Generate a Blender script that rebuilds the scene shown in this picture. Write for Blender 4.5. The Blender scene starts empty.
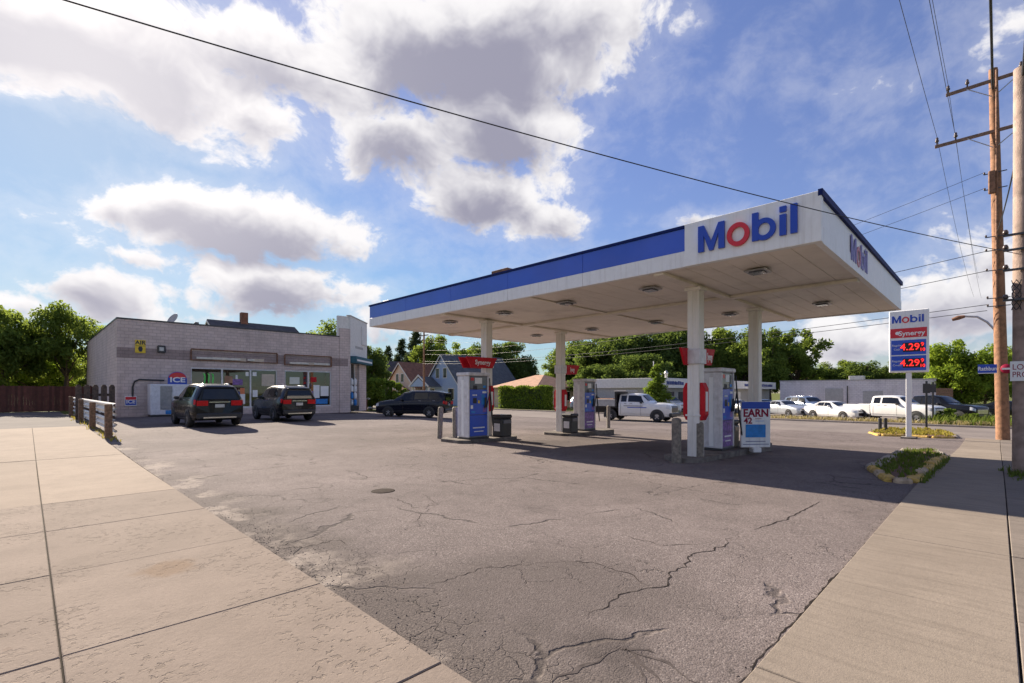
import bpy, math, random
import numpy as np
from mathutils import Vector, Matrix
random.seed(7); rng = np.random.default_rng(7)
S2 = math.sqrt(.5); F = 485.0; HZ = 392.0; CH = 1.68
scene = bpy.context.scene
col = scene.collection
# ------------------------------------------------------------------ camera
cam = bpy.data.cameras.new('camera'); cam.sensor_width = 36; cam.lens = F/1024*36
cam.shift_y = (HZ-341.5)/1024; cam.clip_end = 3000; cam.clip_start = .05
co = bpy.data.objects.new('camera', cam); col.objects.link(co)
co.location = (0, 0, CH); co.rotation_euler = (math.radians(90), 0, math.radians(-45))
scene.camera = co
# ------------------------------------------------------------------ light and exposure
SUN_EL = math.radians(27.0); SUN_DX = .045
SUNH = Vector((SUN_DX, 1, 0)).normalized()
SUN = (SUNH*math.cos(SUN_EL) + Vector((0, 0, math.sin(SUN_EL)))).normalized()
sl = bpy.data.lights.new('sun', 'SUN'); sl.energy = 4.3; sl.angle = math.radians(.55); sl.color = (1, .88, .72)
so = bpy.data.objects.new('sun', sl); col.objects.link(so)
so.rotation_euler = (-SUN).to_track_quat('-Z', 'Y').to_euler()
scene.view_settings.view_transform = 'Standard'; scene.view_settings.look = 'None'
scene.view_settings.exposure = 1.56; scene.view_settings.gamma = 1
scene.view_settings.use_curve_mapping = False
scene.render.resolution_x = 1024; scene.render.resolution_y = 683
SKY_STRENGTH = .068
scene.cycles.max_bounces = 6; scene.cycles.diffuse_bounces = 3; scene.cycles.glossy_bounces = 3; scene.cycles.transmission_bounces = 2

def pixdir(px, py):
    return Vector((S2*(1+(px-512)/F), S2*(1-(px-512)/F), (HZ-py)/F))

class NT:
    """tiny helper for building node trees"""
    def __init__(s, tree): s.t = tree; s.n = tree.nodes; s.l = tree.links
    def new(s, typ, **kw):
        n = s.n.new(typ)
        for k, v in kw.items(): setattr(n, k, v)
        return n
    def put(s, sock, v):
        if isinstance(v, bpy.types.NodeSocket): s.l.new(v, sock)
        elif v is not None: sock.default_value = v
    def math(s, op, a, b=None, c=None, clamp=False):
        n = s.new('ShaderNodeMath', operation=op, use_clamp=clamp)
        s.put(n.inputs[0], a); s.put(n.inputs[1], b)
        if c is not None: s.put(n.inputs[2], c)
        return n.outputs[0]
    def vec(s, op, a, b=None, out=0):
        n = s.new('ShaderNodeVectorMath', operation=op); s.put(n.inputs[0], a)
        if b is not None: s.put(n.inputs['Scale'] if op == 'SCALE' else n.inputs[1], b)
        return n.outputs['Value'] if op in ('DOT_PRODUCT', 'LENGTH', 'DISTANCE') else n.outputs[0]
    def sstep(s, v, a, b):
        n = s.new('ShaderNodeMapRange', interpolation_type='SMOOTHSTEP')
        s.put(n.inputs[0], v); n.inputs[1].default_value = a; n.inputs[2].default_value = b
        return n.outputs[0]
    def noise(s, vec, scale, detail=4, rough=.55, out=0):
        n = s.new('ShaderNodeTexNoise'); s.put(n.inputs['Vector'], vec)
        n.inputs['Scale'].default_value = scale; n.inputs['Detail'].default_value = detail
        n.inputs['Roughness'].default_value = rough
        return n.outputs[out]
    def mix(s, f, a, b, blend='MIX'):
        n = s.new('ShaderNodeMix', data_type='RGBA', blend_type=blend)
        s.put(n.inputs[0], f)
        for sock, v in ((n.inputs[6], a), (n.inputs[7], b)):
            if isinstance(v, (tuple, list)): v = (*v[:3], 1)
            s.put(sock, v)
        return n.outputs[2]

# ------------------------------------------------------------------ sky with clouds
world = bpy.data.worlds.new('World'); scene.world = world; world.use_nodes = True
world.cycles.sampling_method = 'MANUAL'; world.cycles.sample_map_resolution = 256
w = NT(world.node_tree); w.n.clear()
sky = w.new('ShaderNodeTexSky', sky_type='NISHITA', sun_disc=False)
sky.sun_elevation = SUN_EL; sky.sun_rotation = math.atan2(SUNH.x, SUNH.y)
sky.air_density = 1.0; sky.dust_density = .25; sky.ozone_density = 3.0
d0 = w.new('ShaderNodeTexCoord').outputs['Generated']
wn = w.new('ShaderNodeTexNoise'); w.put(wn.inputs['Vector'], d0); wn.inputs['Scale'].default_value = 7
wn.inputs['Detail'].default_value = 3
warp = w.vec('SCALE', w.vec('SUBTRACT', wn.outputs['Color'], (.5, .5, .5)), .075)
dw = w.vec('ADD', d0, warp)
FWD = Vector((S2, S2, 0))
# cloud masses: pixel centre, radii in pixels, weight
BLOBS = [(60, 25, 260, 85, 1.1), (120, 95, 150, 45, .7), (280, 55, 130, 60, .9), (255, 115, 55, 40, .8), (470, 40, 210, 90, 1.15), (560, 20, 130, 75, .9),
         (500, 120, 95, 75, 1.0), (400, 145, 80, 50, .9), (490, 195, 90, 48, .9), (555, 215, 42, 30, .6),
         (170, 212, 90, 36, .9), (245, 228, 130, 44, 1.15), (345, 247, 60, 22, .5), (115, 205, 40, 30, .7), (280, 285, 95, 42, .95),
         (90, 292, 75, 28, .8), (190, 300, 60, 25, .35), (20, 308, 50, 20, .5), (385, 330, 60, 30, .5), (700, 219, 40, 13, .55),
         (850, 203, 16, 22, .15), (940, 300, 110, 48, .75), (860, 335, 110, 30, .6), (1000, 60, 45, 60, .2), (940, 70, 70, 22, .12), (640, 330, 120, 25, .3),
         (790, 85, 22, 14, .08), (40, 210, 60, 16, .18), (60, 275, 90, 20, .35), (330, 290, 70, 25, .55), (150, 262, 90, 16, .3), (600, 262, 60, 12, .12), (990, 250, 70, 45, .5)]
B = None
def pixang(px, py):
    v = pixdir(px, py); return v.normalized(), v.length
for (px, py, rx, ry, wt) in BLOBS:
    c, ln = pixang(px, py)
    eh = c.cross(Vector((0, 0, 1))).normalized(); ev = eh.cross(c).normalized()
    ah = (pixdir(px+rx, py).normalized()-c).length; av = (pixdir(px, py-ry).normalized()-c).length
    a = w.vec('DOT_PRODUCT', dw, tuple(eh/ah)); b = w.vec('DOT_PRODUCT', dw, tuple(ev/av))
    q = w.math('SQRT', w.math('ADD', w.math('MULTIPLY', a, a), w.math('MULTIPLY', b, b)))
    e = w.math('MULTIPLY', w.math('SUBTRACT', 1, q), wt)
    front = w.vec('DOT_PRODUCT', dw, tuple(c))
    e = w.math('ADD', e, w.math('MULTIPLY', w.math('LESS_THAN', front, .2), -9))
    e = w.math('MAXIMUM', e, -1.0)
    b2 = w.math('ADD', b, .38)
    e2 = w.math('MULTIPLY', w.math('SUBTRACT', 1, w.math('SQRT', w.math('ADD', w.math('MULTIPLY', a, a), w.math('MULTIPLY', b2, b2)))), wt)
    e2 = w.math('MAXIMUM', w.math('ADD', e2, w.math('MULTIPLY', w.math('LESS_THAN', front, .2), -9)), -1.0)
    if B is None: B, B2 = e, e2
    else: B = w.math('SMOOTH_MAX', B, e, .12); B2 = w.math('SMOOTH_MAX', B2, e2, .2)
# clouds elsewhere in the sky go on in the same way
sx = w.vec('MULTIPLY', d0, (1, 1, 2.2))
b0 = w.math('MULTIPLY', w.math('SUBTRACT', w.noise(sx, 2.1, 2, .5), .53), 5)
inview = w.sstep(w.vec('DOT_PRODUCT', d0, tuple(FWD)), .35, .62)
b0 = w.math('SUBTRACT', b0, w.math('MULTIPLY', inview, 3))
B = w.math('MAXIMUM', B, b0); B2 = w.math('MAXIMUM', B2, b0)
def puff(vecs, fine=True):
    v = w.vec('MULTIPLY', vecs, (1, 1, 1.35))
    n1 = w.noise(v, 8.5, 7 if fine else 4, .62)
    if not fine: return w.math('MULTIPLY', w.math('SUBTRACT', n1, .5), 2.3)
    n2 = w.noise(v, 30, 3, .6)
    return w.math('ADD', w.math('MULTIPLY', w.math('SUBTRACT', n1, .5), 2.15), w.math('MULTIPLY', w.math('SUBTRACT', n2, .5), .6))
pf = puff(dw)
D = w.math('ADD', w.math('MULTIPLY', B, 1.25), pf)
# cloud thickness between this point and the sun, for the grey bellies
toward = w.vec('ADD', dw, tuple((SUN-FWD*.6)*.035 + Vector((0, 0, .03))))
pf2 = puff(toward, False)
thick = w.math('ADD', w.math('MULTIPLY', B2, 1.25), w.math('ADD', w.math('MULTIPLY', pf2, .62), w.math('MULTIPLY', pf, .15)))
alpha = w.sstep(D, .02, .46)
thin = w.math('MULTIPLY', w.sstep(D, -.5, .3), .22)
alpha = w.math('MAXIMUM', alpha, thin)
sunny = w.math('POWER', w.math('MAXIMUM', w.vec('DOT_PRODUCT', d0, tuple(SUN)), 0), 22)
grey = w.math('MULTIPLY', w.sstep(thick, .10, 1.05), w.math('SUBTRACT', 1, w.math('MULTIPLY', sunny, .5)))
ccol = w.mix(grey, (4.85, 4.75, 4.8), (1.75, 1.72, 2.2))
ccol = w.mix(1, ccol, w.mix(sunny, (1, 1, 1), (1.22, 1.19, 1.16)), 'MULTIPLY')
hsv = w.new('ShaderNodeHueSaturation'); w.put(hsv.inputs['Color'], sky.outputs[0])
hsv.inputs['Saturation'].default_value = 1.0; hsv.inputs['Value'].default_value = .9
lum = w.vec('DOT_PRODUCT', hsv.outputs[0], (.33, .33, .33))
soft = w.math('DIVIDE', 1.14, w.math('ADD', 1, w.math('MULTIPLY', lum, .20)))
skyc = w.vec('SCALE', w.vec('MULTIPLY', hsv.outputs[0], w.mix(w.sstep(lum, 1.5, 6.5), (1.1, .94, 1.12), (.86, .97, 1.03))), soft)
fin = w.mix(alpha, skyc, ccol)
bg = w.new('ShaderNodeBackground'); w.put(bg.inputs[0], fin); bg.inputs[1].default_value = SKY_STRENGTH
wo = w.new('ShaderNodeOutputWorld'); w.l.new(bg.outputs[0], wo.inputs[0])

# ------------------------------------------------------------------ geometry of the site
def ss(a, b, x):
    t = min(1, max(0, (x-a)/(b-a))); return t*t*(3-2*t)
def g(x, y):
    return .15*ss(12, 28, y)*(1-ss(26, 32, x)) - .5*ss(10, 28, x)
def ray(px, py, z):
    d = pixdir(px, py); k = (z-CH)/d.z; return Vector((d.x*k, d.y*k, z))
def P(px, py, off=0):
    z = 0
    for _ in range(30):
        p = ray(px, py, z+off); z = g(p.x, p.y)
    return Vector((p.x, p.y, z+off))
def YX(px, X):
    d = pixdir(px, 0); return X*d.y/d.x
def XY(px, Y):
    d = pixdir(px, 0); return Y*d.x/d.y
def Z(py, x, y):
    return CH + (HZ-py)/F*S2*(x+y)

# ------------------------------------------------------------------ materials
MATS = {}
def M(name, c, rough=.6, metal=0, var=.12, scale=6, bump=0, bscale=40, spec=.5, emit=0, coat=0, world_co=False, trans=0, dirt=None, streak=0, island=0):
    if name in MATS: return MATS[name]
    m = bpy.data.materials.new(name); m.use_nodes = True; t = NT(m.node_tree)
    b = t.n['Principled BSDF']
    b.inputs['Roughness'].default_value = rough; b.inputs['Metallic'].default_value = metal
    b.inputs['Specular IOR Level'].default_value = spec; b.inputs['Coat Weight'].default_value = coat
    v = t.new('ShaderNodeNewGeometry').outputs['Position'] if world_co else t.new('ShaderNodeTexCoord').outputs['Object']
    n = t.noise(v, scale, 5, .6)
    lo = tuple(max(0, x*(1-var)) for x in c[:3]); hi = tuple(min(1, x*(1+var)) for x in c[:3])
    cc = t.mix(t.sstep(n, .3, .7), lo, hi)
    if island:
        ri = t.new('ShaderNodeNewGeometry').outputs['Random Per Island']; cc = t.mix(t.math('MULTIPLY', ri, island), cc, tuple(x*.3 for x in c[:3]))
    if streak:
        mp = t.new('ShaderNodeMapping'); t.put(mp.inputs[0], v); mp.inputs['Scale'].default_value = (9, 9, .45)
        cc = t.mix(t.math('MULTIPLY', t.sstep(t.noise(mp.outputs[0], 1.4, 5, .65), .48, .75), streak), cc, (.4, .35, .31))
    if dirt: cc = t.mix(t.math('MULTIPLY', t.sstep(t.noise(v, dirt[1], 6, .65), .5, .72), dirt[2]), cc, dirt[0])
    t.put(b.inputs['Base Color'], cc)
    if bump:
        bn = t.new('ShaderNodeBump'); bn.inputs['Strength'].default_value = bump; bn.inputs['Distance'].default_value = .02
        t.put(bn.inputs['Height'], t.noise(v, bscale, 6, .65)); t.put(b.inputs['Normal'], bn.outputs[0])
    if emit:
        t.put(b.inputs['Emission Color'], (*c[:3], 1)); b.inputs['Emission Strength'].default_value = emit
    MATS[name] = m; return m

M('white_metal', (.78, .77, .77), .4, var=.03, streak=.3, dirt=((.55, .5, .46), 1.2, .15))
M('soffit', (.79, .71, .62), .5, var=.06, scale=.8, dirt=((.42, .36, .29), .7, .45), world_co=True)
M('column_white', (.76, .72, .68), .45, var=.04, streak=.4, dirt=((.5, .44, .38), 1.5, .2))
M('blue_face', (.022, .085, .52), .3, var=.08, scale=.6, coat=.2)
M('blue_trim', (.01, .02, .11), .6, spec=.1)
M('faded_blue', (.17, .15, .40), .5, var=.15)
M('faded_red', (.45, .16, .22), .5, var=.15)
M('letter_blue', (.01, .055, .42), .3, var=.03)
M('letter_red', (.62, .015, .03), .3, var=.03)
M('red_plastic', (.5, .01, .02), .5, var=.12, spec=.2)
M('white_print', (.78, .77, .76), .5, var=.03)
M('dark_print', (.03, .03, .04), .6)
M('navy_print', (.03, .05, .2), .6)
M('sky_print', (.02, .2, .55), .5, var=.2)
M('crimson_print', (.26, .008, .04), .5, spec=.2)
M('purple_print', (.18, .09, .3), .4, var=.5, scale=9)
M('grey_screen', (.12, .13, .16), .15)
M('pump_white', (.62, .6, .62), .35, streak=.35, dirt=((.35, .32, .3), 4, .35))
M('pump_recess', (.22, .22, .25), .4)
M('black_rubber', (.02, .02, .02), .6)
M('black_plastic', (.025, .025, .028), .45)
M('steel_dark', (.06, .06, .065), .4, .6)
M('bollard_grey', (.2, .17, .14), .8, var=.35, scale=12, bump=.3)
M('island_concrete', (.17, .15, .135), .9, var=.3, scale=4, bump=.4, dirt=((.07, .06, .055), 1.5, .6), spec=.1)
M('wood_post', (.2, .12, .075), .85, var=.4, scale=14, bump=.5)
M('rail_white', (.68, .66, .64), .5, var=.2, scale=7, dirt=((.35, .25, .18), 3, .5))
M('fence_brown', (.17, .058, .04), .8, var=.2, scale=3, island=.8)
M('dark_wood', (.09, .06, .045), .8, var=.35, scale=10)
M('pole_wood', (.26, .13, .07), .85, var=.35, scale=5, bump=.6, dirt=((.12, .06, .035), 2.5, .5))
M('pole_grey', (.33, .24, .2), .85, var=.3, scale=4, bump=.6, dirt=((.14, .09, .07), 2, .5))
M('arm_wood', (.19, .12, .09), .85, var=.3, scale=6, bump=.4)
M('wire_black', (.015, .015, .017), .5)
M('insulator', (.07, .05, .045), .3)
M('galvanised', (.42, .42, .43), .4, .7)
M('glass_dark', (.018, .02, .022), .05, var=.4, scale=.8, spec=.35)
M('frame_white', (.66, .65, .66), .4)
M('roof_dark', (.06, .055, .06), .8, var=.3, scale=2, bump=.4)
M('roof_brown', (.2, .09, .055), .85, var=.25, scale=2, bump=.4)
M('roof_orange', (.36, .2, .125), .85, var=.2, scale=2, bump=.4)
M('roof_slate', (.075, .085, .1), .8, var=.25, scale=2, bump=.4)
M('siding_blue', (.3, .4, .58), .6, var=.1)
M('siding_cream', (.62, .48, .36), .6, var=.1)
M('siding_white', (.68, .66, .63), .6, var=.08)
M('siding_grey', (.38, .37, .36), .6)
M('siding_tan', (.55, .46, .36), .6)
M('car_black', (.005, .005, .006), .2, coat=.25, var=.1, spec=.25)
M('car_charcoal', (.010, .0105, .012), .22, coat=.3, var=.1, spec=.3)
M('car_navy', (.005, .006, .014), .18, coat=.3, var=.1, spec=.3)
M('car_white', (.74, .73, .71), .25, coat=.8, var=.04)
M('car_silver', (.42, .44, .47), .3, .4, coat=.8, var=.05)
M('car_bluegrey', (.12, .16, .24), .25, .3, coat=.8, var=.05)
M('car_glass', (.008, .009, .011), .03, var=.2, spec=.5)
M('chrome', (.6, .6, .62), .15, 1)
M('tail_red', (.5, .006, .01), .3, coat=.1, spec=.2)
M('head_lamp', (.6, .62, .65), .1, coat=.6)
M('tyre', (.018, .018, .019), .8)
M('rim', (.4, .4, .42), .3, .8)
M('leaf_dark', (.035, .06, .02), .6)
M('ice_white', (.66, .66, .7), .4, dirt=((.4, .38, .38), 3, .3))
M('ice_panel', (.28, .28, .29), .35, .3)
M('air_yellow', (.72, .5, .03), .45)
M('rust', (.2, .1, .06), .8, var=.4, scale=8)
M('tube_lamp', (.62, .58, .52), .4)
M('green_print', (.1, .6, .1), .4)
M('orange_print', (.7, .2, .08), .5)
M('stone_yellow', (.46, .3, .07), .85, var=.35, scale=7, bump=.5, dirt=((.25, .2, .15), 5, .8))
M('stone_tan', (.4, .3, .2), .85, var=.3, scale=7, bump=.5)
M('soil', (.14, .075, .05), .95, var=.4, scale=8, bump=.8, world_co=True)
M('bark', (.09, .065, .045), .9, var=.4, scale=8, bump=.6)
M('led_red', (1, .025, .02), .4, emit=.55, var=.02)
M('led_black', (.012, .008, .01), .3)
M('manhole', (.028, .018, .015), .9, 0, var=.4, scale=30, bump=.5, spec=.1)
M('awning', (.02, .1, .14), .6)

def leaf_mat(name, c, c2, tr=.45):
    m = bpy.data.materials.new(name); m.use_nodes = True; t = NT(m.node_tree); t.n.clear()
    r = t.new('ShaderNodeNewGeometry').outputs['Random Per Island']
    n = t.noise(t.new('ShaderNodeTexCoord').outputs['Object'], .7, 3)
    f = t.math('ADD', t.math('MULTIPLY', r, .6), t.math('MULTIPLY', n, .4))
    cc = t.mix(f, c, c2)
    di = t.new('ShaderNodeBsdfDiffuse'); t.put(di.inputs[0], cc)
    tl = t.new('ShaderNodeBsdfTranslucent'); t.put(tl.inputs[0], t.mix(.5, cc, (c2[0]*1.7, c2[1]*1.6, c2[2]*.8)))
    mx = t.new('ShaderNodeMixShader'); mx.inputs[0].default_value = tr
    t.l.new(di.outputs[0], mx.inputs[1]); t.l.new(tl.outputs[0], mx.inputs[2])
    o = t.new('ShaderNodeOutputMaterial'); t.l.new(mx.outputs[0], o.inputs[0])
    MATS[name] = m
leaf_mat('foliage_mid', (.07, .115, .03), (.19, .25, .06), .55)
leaf_mat('foliage_dark', (.045, .08, .03), (.125, .175, .05), .5)
leaf_mat('foliage_lime', (.09, .15, .022), (.24, .32, .05), .5)
leaf_mat('foliage_conifer', (.028, .05, .03), (.07, .095, .05), .3)
leaf_mat('foliage_hedge', (.08, .14, .026), (.19, .26, .045), .35)
leaf_mat('grass_green', (.06, .10, .02), (.15, .19, .045), .35)
leaf_mat('grass_dry', (.26, .22, .12), (.42, .36, .22), .3)
leaf_mat('grass_mixed', (.12, .14, .03), (.36, .3, .08), .35)

def ground_mat(name, base, base2, kind):
    """asphalt / concrete / grass seen from close by, in world coordinates"""
    m = bpy.data.materials.new(name); m.use_nodes = True; t = NT(m.node_tree); b = t.n['Principled BSDF']
    v = t.new('ShaderNodeNewGeometry').outputs['Position']
    big = t.noise(v, .35, 5, .6); mid = t.noise(v, 2.2, 6, .65); fine = t.noise(v, 26, 4, .7)
    c = t.mix(t.sstep(big, .35, .65), base, base2)
    c = t.mix(t.math('MULTIPLY', t.sstep(mid, .35, .75), .35), c, tuple(x*.72 for x in base))
    h = t.math('MULTIPLY', fine, .5)
    rough = .95
    if kind == 'lot':
        sep = t.new('ShaderNodeSeparateXYZ'); t.put(sep.inputs[0], v)
        vo = t.new('ShaderNodeTexVoronoi'); t.put(vo.inputs['Vector'], v); vo.inputs['Scale'].default_value = 85
        sp = t.new('ShaderNodeSeparateColor'); t.put(sp.inputs[0], vo.outputs['Color'])
        c = t.mix(t.math('MULTIPLY', t.sstep(sp.outputs[0], .72, .98), .33), c, (.52, .46, .43))
        c = t.mix(t.math('MULTIPLY', t.sstep(sp.outputs[1], .65, .95), .55), c, (.045, .04, .04))
        vs = t.new('ShaderNodeTexVoronoi'); t.put(vs.inputs['Vector'], v); vs.inputs['Scale'].default_value = 30
        h = t.math('ADD', h, t.math('MULTIPLY', vo.outputs['Distance'], -.5))
        # worn, broken strip by the pavement, crazed with cracks
        wv = t.vec('ADD', v, t.vec('SCALE', t.vec('SUBTRACT', t.noise(v, 2.5, 3, .6, out=1), (.5, .5, .5)), .35))
        vc = t.new('ShaderNodeTexVoronoi', feature='DISTANCE_TO_EDGE'); t.put(vc.inputs['Vector'], wv); vc.inputs['Scale'].default_value = 4.5
        vb = t.new('ShaderNodeTexVoronoi', feature='DISTANCE_TO_EDGE'); t.put(vb.inputs['Vector'], wv); vb.inputs['Scale'].default_value = .42
        ed = t.math('ADD', sep.outputs[0], t.math('MULTIPLY', t.math('SUBTRACT', mid, .5), 2.4))
        ed = t.math('ADD', ed, t.math('MULTIPLY', t.math('SUBTRACT', big, .5), 3.2))
        band = t.math('SUBTRACT', 1, t.sstep(ed, 1.9, 2.9))
        band = t.math('MULTIPLY', band, t.sstep(t.noise(v, .75, 4, .6), .40, .56))
        blot = t.sstep(t.noise(v, .5, 3, .5), .63, .74)
        zone = t.math('MAXIMUM', band, t.math('MULTIPLY', blot, .6))
        zone = t.math('MULTIPLY', zone, t.sstep(t.noise(v, 1.7, 4, .65), .38, .6))
        near = t.math('SUBTRACT', 1, t.sstep(vc.outputs['Distance'], .001, .022))
        cr = t.math('MULTIPLY', near, zone)
        cb = t.math('MULTIPLY', t.math('SUBTRACT', 1, t.sstep(vb.outputs['Distance'], .002, .012)), t.sstep(t.noise(v, .8, 3), .48, .58))
        vf = t.new('ShaderNodeTexVoronoi', feature='DISTANCE_TO_EDGE'); t.put(vf.inputs['Vector'], t.vec('ADD', wv, t.vec('SCALE', t.noise(v, 9, 3, .6, out=1), .12))); vf.inputs['Scale'].default_value = 1.5
        cf = t.math('MULTIPLY', t.math('SUBTRACT', 1, t.sstep(vf.outputs['Distance'], .001, .010)), t.sstep(t.noise(v, .55, 4, .6), .44, .6))
        cr = t.math('MAXIMUM', t.math('MAXIMUM', cr, t.math('MULTIPLY', cb, .75)), t.math('MULTIPLY', cf, .5))
        c = t.mix(t.math('MULTIPLY', band, .4), c, (.10, .085, .078))
        e2 = t.math('ADD', sep.outputs[0], t.math('MULTIPLY', t.math('SUBTRACT', t.noise(v, 1.6, 5, .65), .5), 1.5))
        crumb = t.math('MULTIPLY', t.math('SUBTRACT', 1, t.sstep(e2, 2.0, 2.75)), t.math('SUBTRACT', 1, t.sstep(sep.outputs[1], 6, 12)))
        c = t.mix(t.math('MULTIPLY', crumb, .7), c, (.055, .047, .044))
        grit = t.math('MULTIPLY', t.sstep(t.noise(v, 55, 3, .7), .45, .6), crumb)
        c = t.mix(t.math('MULTIPLY', grit, .45), c, (.30, .25, .22))
        gr2 = t.noise(v, 130, 2, .7)
        c = t.mix(t.math('MULTIPLY', t.sstep(gr2, .52, .68), .45), c, (.07, .06, .056))
        bo = P(606, 646)
        rv = t.vec('SUBTRACT', t.vec('ADD', v, t.vec('SCALE', t.vec('SUBTRACT', t.noise(v, 3, 4, .65, out=1), (.5, .5, .5)), .5)), (bo.x, bo.y, 0))
        c = t.mix(t.math('MULTIPLY', t.math('SUBTRACT', 1, t.sstep(t.vec('LENGTH', rv), .08, .42)), .6), c, (.05, .042, .04))
        bo = P(540, 585); rv = t.vec('SUBTRACT', t.vec('ADD', v, t.vec('SCALE', t.vec('SUBTRACT', t.noise(v, 1.2, 5, .65, out=1), (.5, .5, .5)), 1.6)), (bo.x, bo.y, 0))
        c = t.mix(t.math('MULTIPLY', t.math('SUBTRACT', 1, t.sstep(t.vec('LENGTH', rv), .5, 1.5)), .35), c, (.08, .067, .062))
        c = t.mix(t.math('MULTIPLY', cr, .8), c, (.025, .022, .021))
        h = t.math('SUBTRACT', h, t.math('MULTIPLY', cr, 2.2))
        for sc_, lo_, hi_, st_ in ((.16, .44, .58, .30), (.7, .50, .66, .30), (3.6, .55, .72, .28)):
            c = t.mix(t.math('MULTIPLY', t.sstep(t.noise(v, sc_, 6, .68), lo_, hi_), st_), c, (.075, .064, .061))
        fg = P(560, 625)
        rv = t.vec('SUBTRACT', t.vec('ADD', v, t.vec('SCALE', t.vec('SUBTRACT', t.noise(v, .8, 6, .7, out=1), (.5, .5, .5)), 2.6)), (fg.x, fg.y, 0))
        c = t.mix(t.math('MULTIPLY', t.math('SUBTRACT', 1, t.sstep(t.vec('LENGTH', rv), .9, 2.3)), .32), c, (.075, .065, .06))
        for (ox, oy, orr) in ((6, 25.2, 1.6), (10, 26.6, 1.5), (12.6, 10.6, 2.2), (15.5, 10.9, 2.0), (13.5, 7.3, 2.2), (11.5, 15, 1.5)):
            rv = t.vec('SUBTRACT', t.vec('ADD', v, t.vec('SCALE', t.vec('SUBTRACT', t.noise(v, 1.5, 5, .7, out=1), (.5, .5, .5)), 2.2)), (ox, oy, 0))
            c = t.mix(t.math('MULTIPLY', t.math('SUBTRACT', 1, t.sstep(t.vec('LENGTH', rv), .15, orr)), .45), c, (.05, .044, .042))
        # oil spots and damp-looking patches
        oil = t.sstep(t.noise(v, .9, 4, .6), .63, .74)
        c = t.mix(t.math('MULTIPLY', oil, .38), c, (.055, .048, .045))
        sp2 = t.sstep(t.noise(v, 5.5, 2, .5), .73, .78)
        c = t.mix(t.math('MULTIPLY', sp2, .45), c, (.04, .036, .034))
        # pale ravelled strip beside the pavement
        pale = t.math('MULTIPLY', t.math('SUBTRACT', 1, t.sstep(ed, 1.7, 2.6)), t.sstep(t.noise(v, 1.1, 4, .6), .5, .6))
        c = t.mix(t.math('MULTIPLY', pale, .6), c, (.42, .36, .31))
    if kind == 'walk':
        # scaled, pitted concrete
        pit = t.sstep(t.noise(v, 19, 3, .5), .57, .62); patch = t.sstep(t.noise(v, .8, 4, .6), .44, .58)
        pit = t.math('MULTIPLY', pit, patch)
        c = t.mix(t.math('MULTIPLY', pit, .38), c, tuple(x*.5 for x in base))
        h = t.math('SUBTRACT', h, t.math('MULTIPLY', pit, 1.0))
        st = P(168, 571)
        di = t.vec('DISTANCE', t.vec('ADD', v, t.vec('SCALE', t.vec('SUBTRACT', t.noise(v, 5, 3, .6, out=1), (.5, .5, .5)), .3)), (st.x, st.y, .03))
        c = t.mix(t.math('MULTIPLY', t.math('SUBTRACT', 1, t.sstep(di, .13, .3)), .55), c, (.20, .125, .07))
        sp2 = t.sstep(t.noise(v, 7, 2, .5), .75, .79)
        c = t.mix(t.math('MULTIPLY', sp2, .5), c, (.2, .15, .12))
        for k_ in (.9, 3.3):
            st2 = t.sstep(t.noise(v, k_, 5, .7), .55, .75)
            c = t.mix(t.math('MULTIPLY', st2, .22), c, tuple(x*.55 for x in base))
    if kind == 'walk_b':
        mp = t.new('ShaderNodeMapping'); t.put(mp.inputs[0], v); mp.inputs['Scale'].default_value = (4.5, .4, 1)
        st = t.noise(mp.outputs[0], 3, 5, .6)
        c = t.mix(t.math('MULTIPLY', t.sstep(st, .45, .7), .5), c, tuple(x*.62 for x in base))
        pit = t.math('MULTIPLY', t.sstep(t.noise(v, 30, 3, .6), .6, .66), t.sstep(t.noise(v, .7, 3), .55, .65))
        c = t.mix(t.math('MULTIPLY', pit, .5), c, tuple(x*.5 for x in base))
        sp2 = t.sstep(t.noise(v, 6, 2, .5), .76, .79)
        c = t.mix(t.math('MULTIPLY', sp2, .5), c, (.12, .1, .09))
    if kind == 'grass':
        c = t.mix(t.sstep(fine, .35, .65), c, base2)
    c = t.mix(t.math('MULTIPLY', t.sstep(fine, .3, .8), .25), c, tuple(x*.6 for x in base))
    if kind in ('walk', 'walk_b', 'plain'):
        orr = t.new('ShaderNodeObjectInfo').outputs['Random']; c = t.mix(t.math('MULTIPLY', orr, .35), c, tuple(x*.62 for x in base))
        gr = t.noise(v, 90, 3, .75); c = t.mix(t.math('MULTIPLY', t.sstep(gr, .5, .72), .38), c, tuple(x*.5 for x in base))
        bl = t.noise(v, 1.3, 7, .7); c = t.mix(t.math('MULTIPLY', t.sstep(bl, .45, .72), .3), c, tuple(x*.55 for x in base))
        h = t.math('ADD', h, t.math('MULTIPLY', gr, .35))
    t.put(b.inputs['Base Color'], c); b.inputs['Roughness'].default_value = rough
    b.inputs['Specular IOR Level'].default_value = .08
    bn = t.new('ShaderNodeBump'); bn.inputs['Strength'].default_value = .75; bn.inputs['Distance'].default_value = .008
    t.put(bn.inputs['Height'], h); t.put(b.inputs['Normal'], bn.outputs[0])
    MATS[name] = m
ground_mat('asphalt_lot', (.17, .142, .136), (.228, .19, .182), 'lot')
ground_mat('asphalt_road', (.19, .165, .155), (.235, .205, .19), 'road')
ground_mat('asphalt_dark', (.13, .115, .11), (.17, .15, .14), 'road')
ground_mat('concrete_old', (.25, .204, .172), (.287, .235, .199), 'walk')
ground_mat('concrete_new', (.298, .243, .198), (.328, .268, .218), 'plain')
ground_mat('concrete_side', (.27, .226, .186), (.315, .265, .218), 'walk_b')
ground_mat('concrete_rough', (.21, .18, .155), (.26, .22, .19), 'walk_b')
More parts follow.
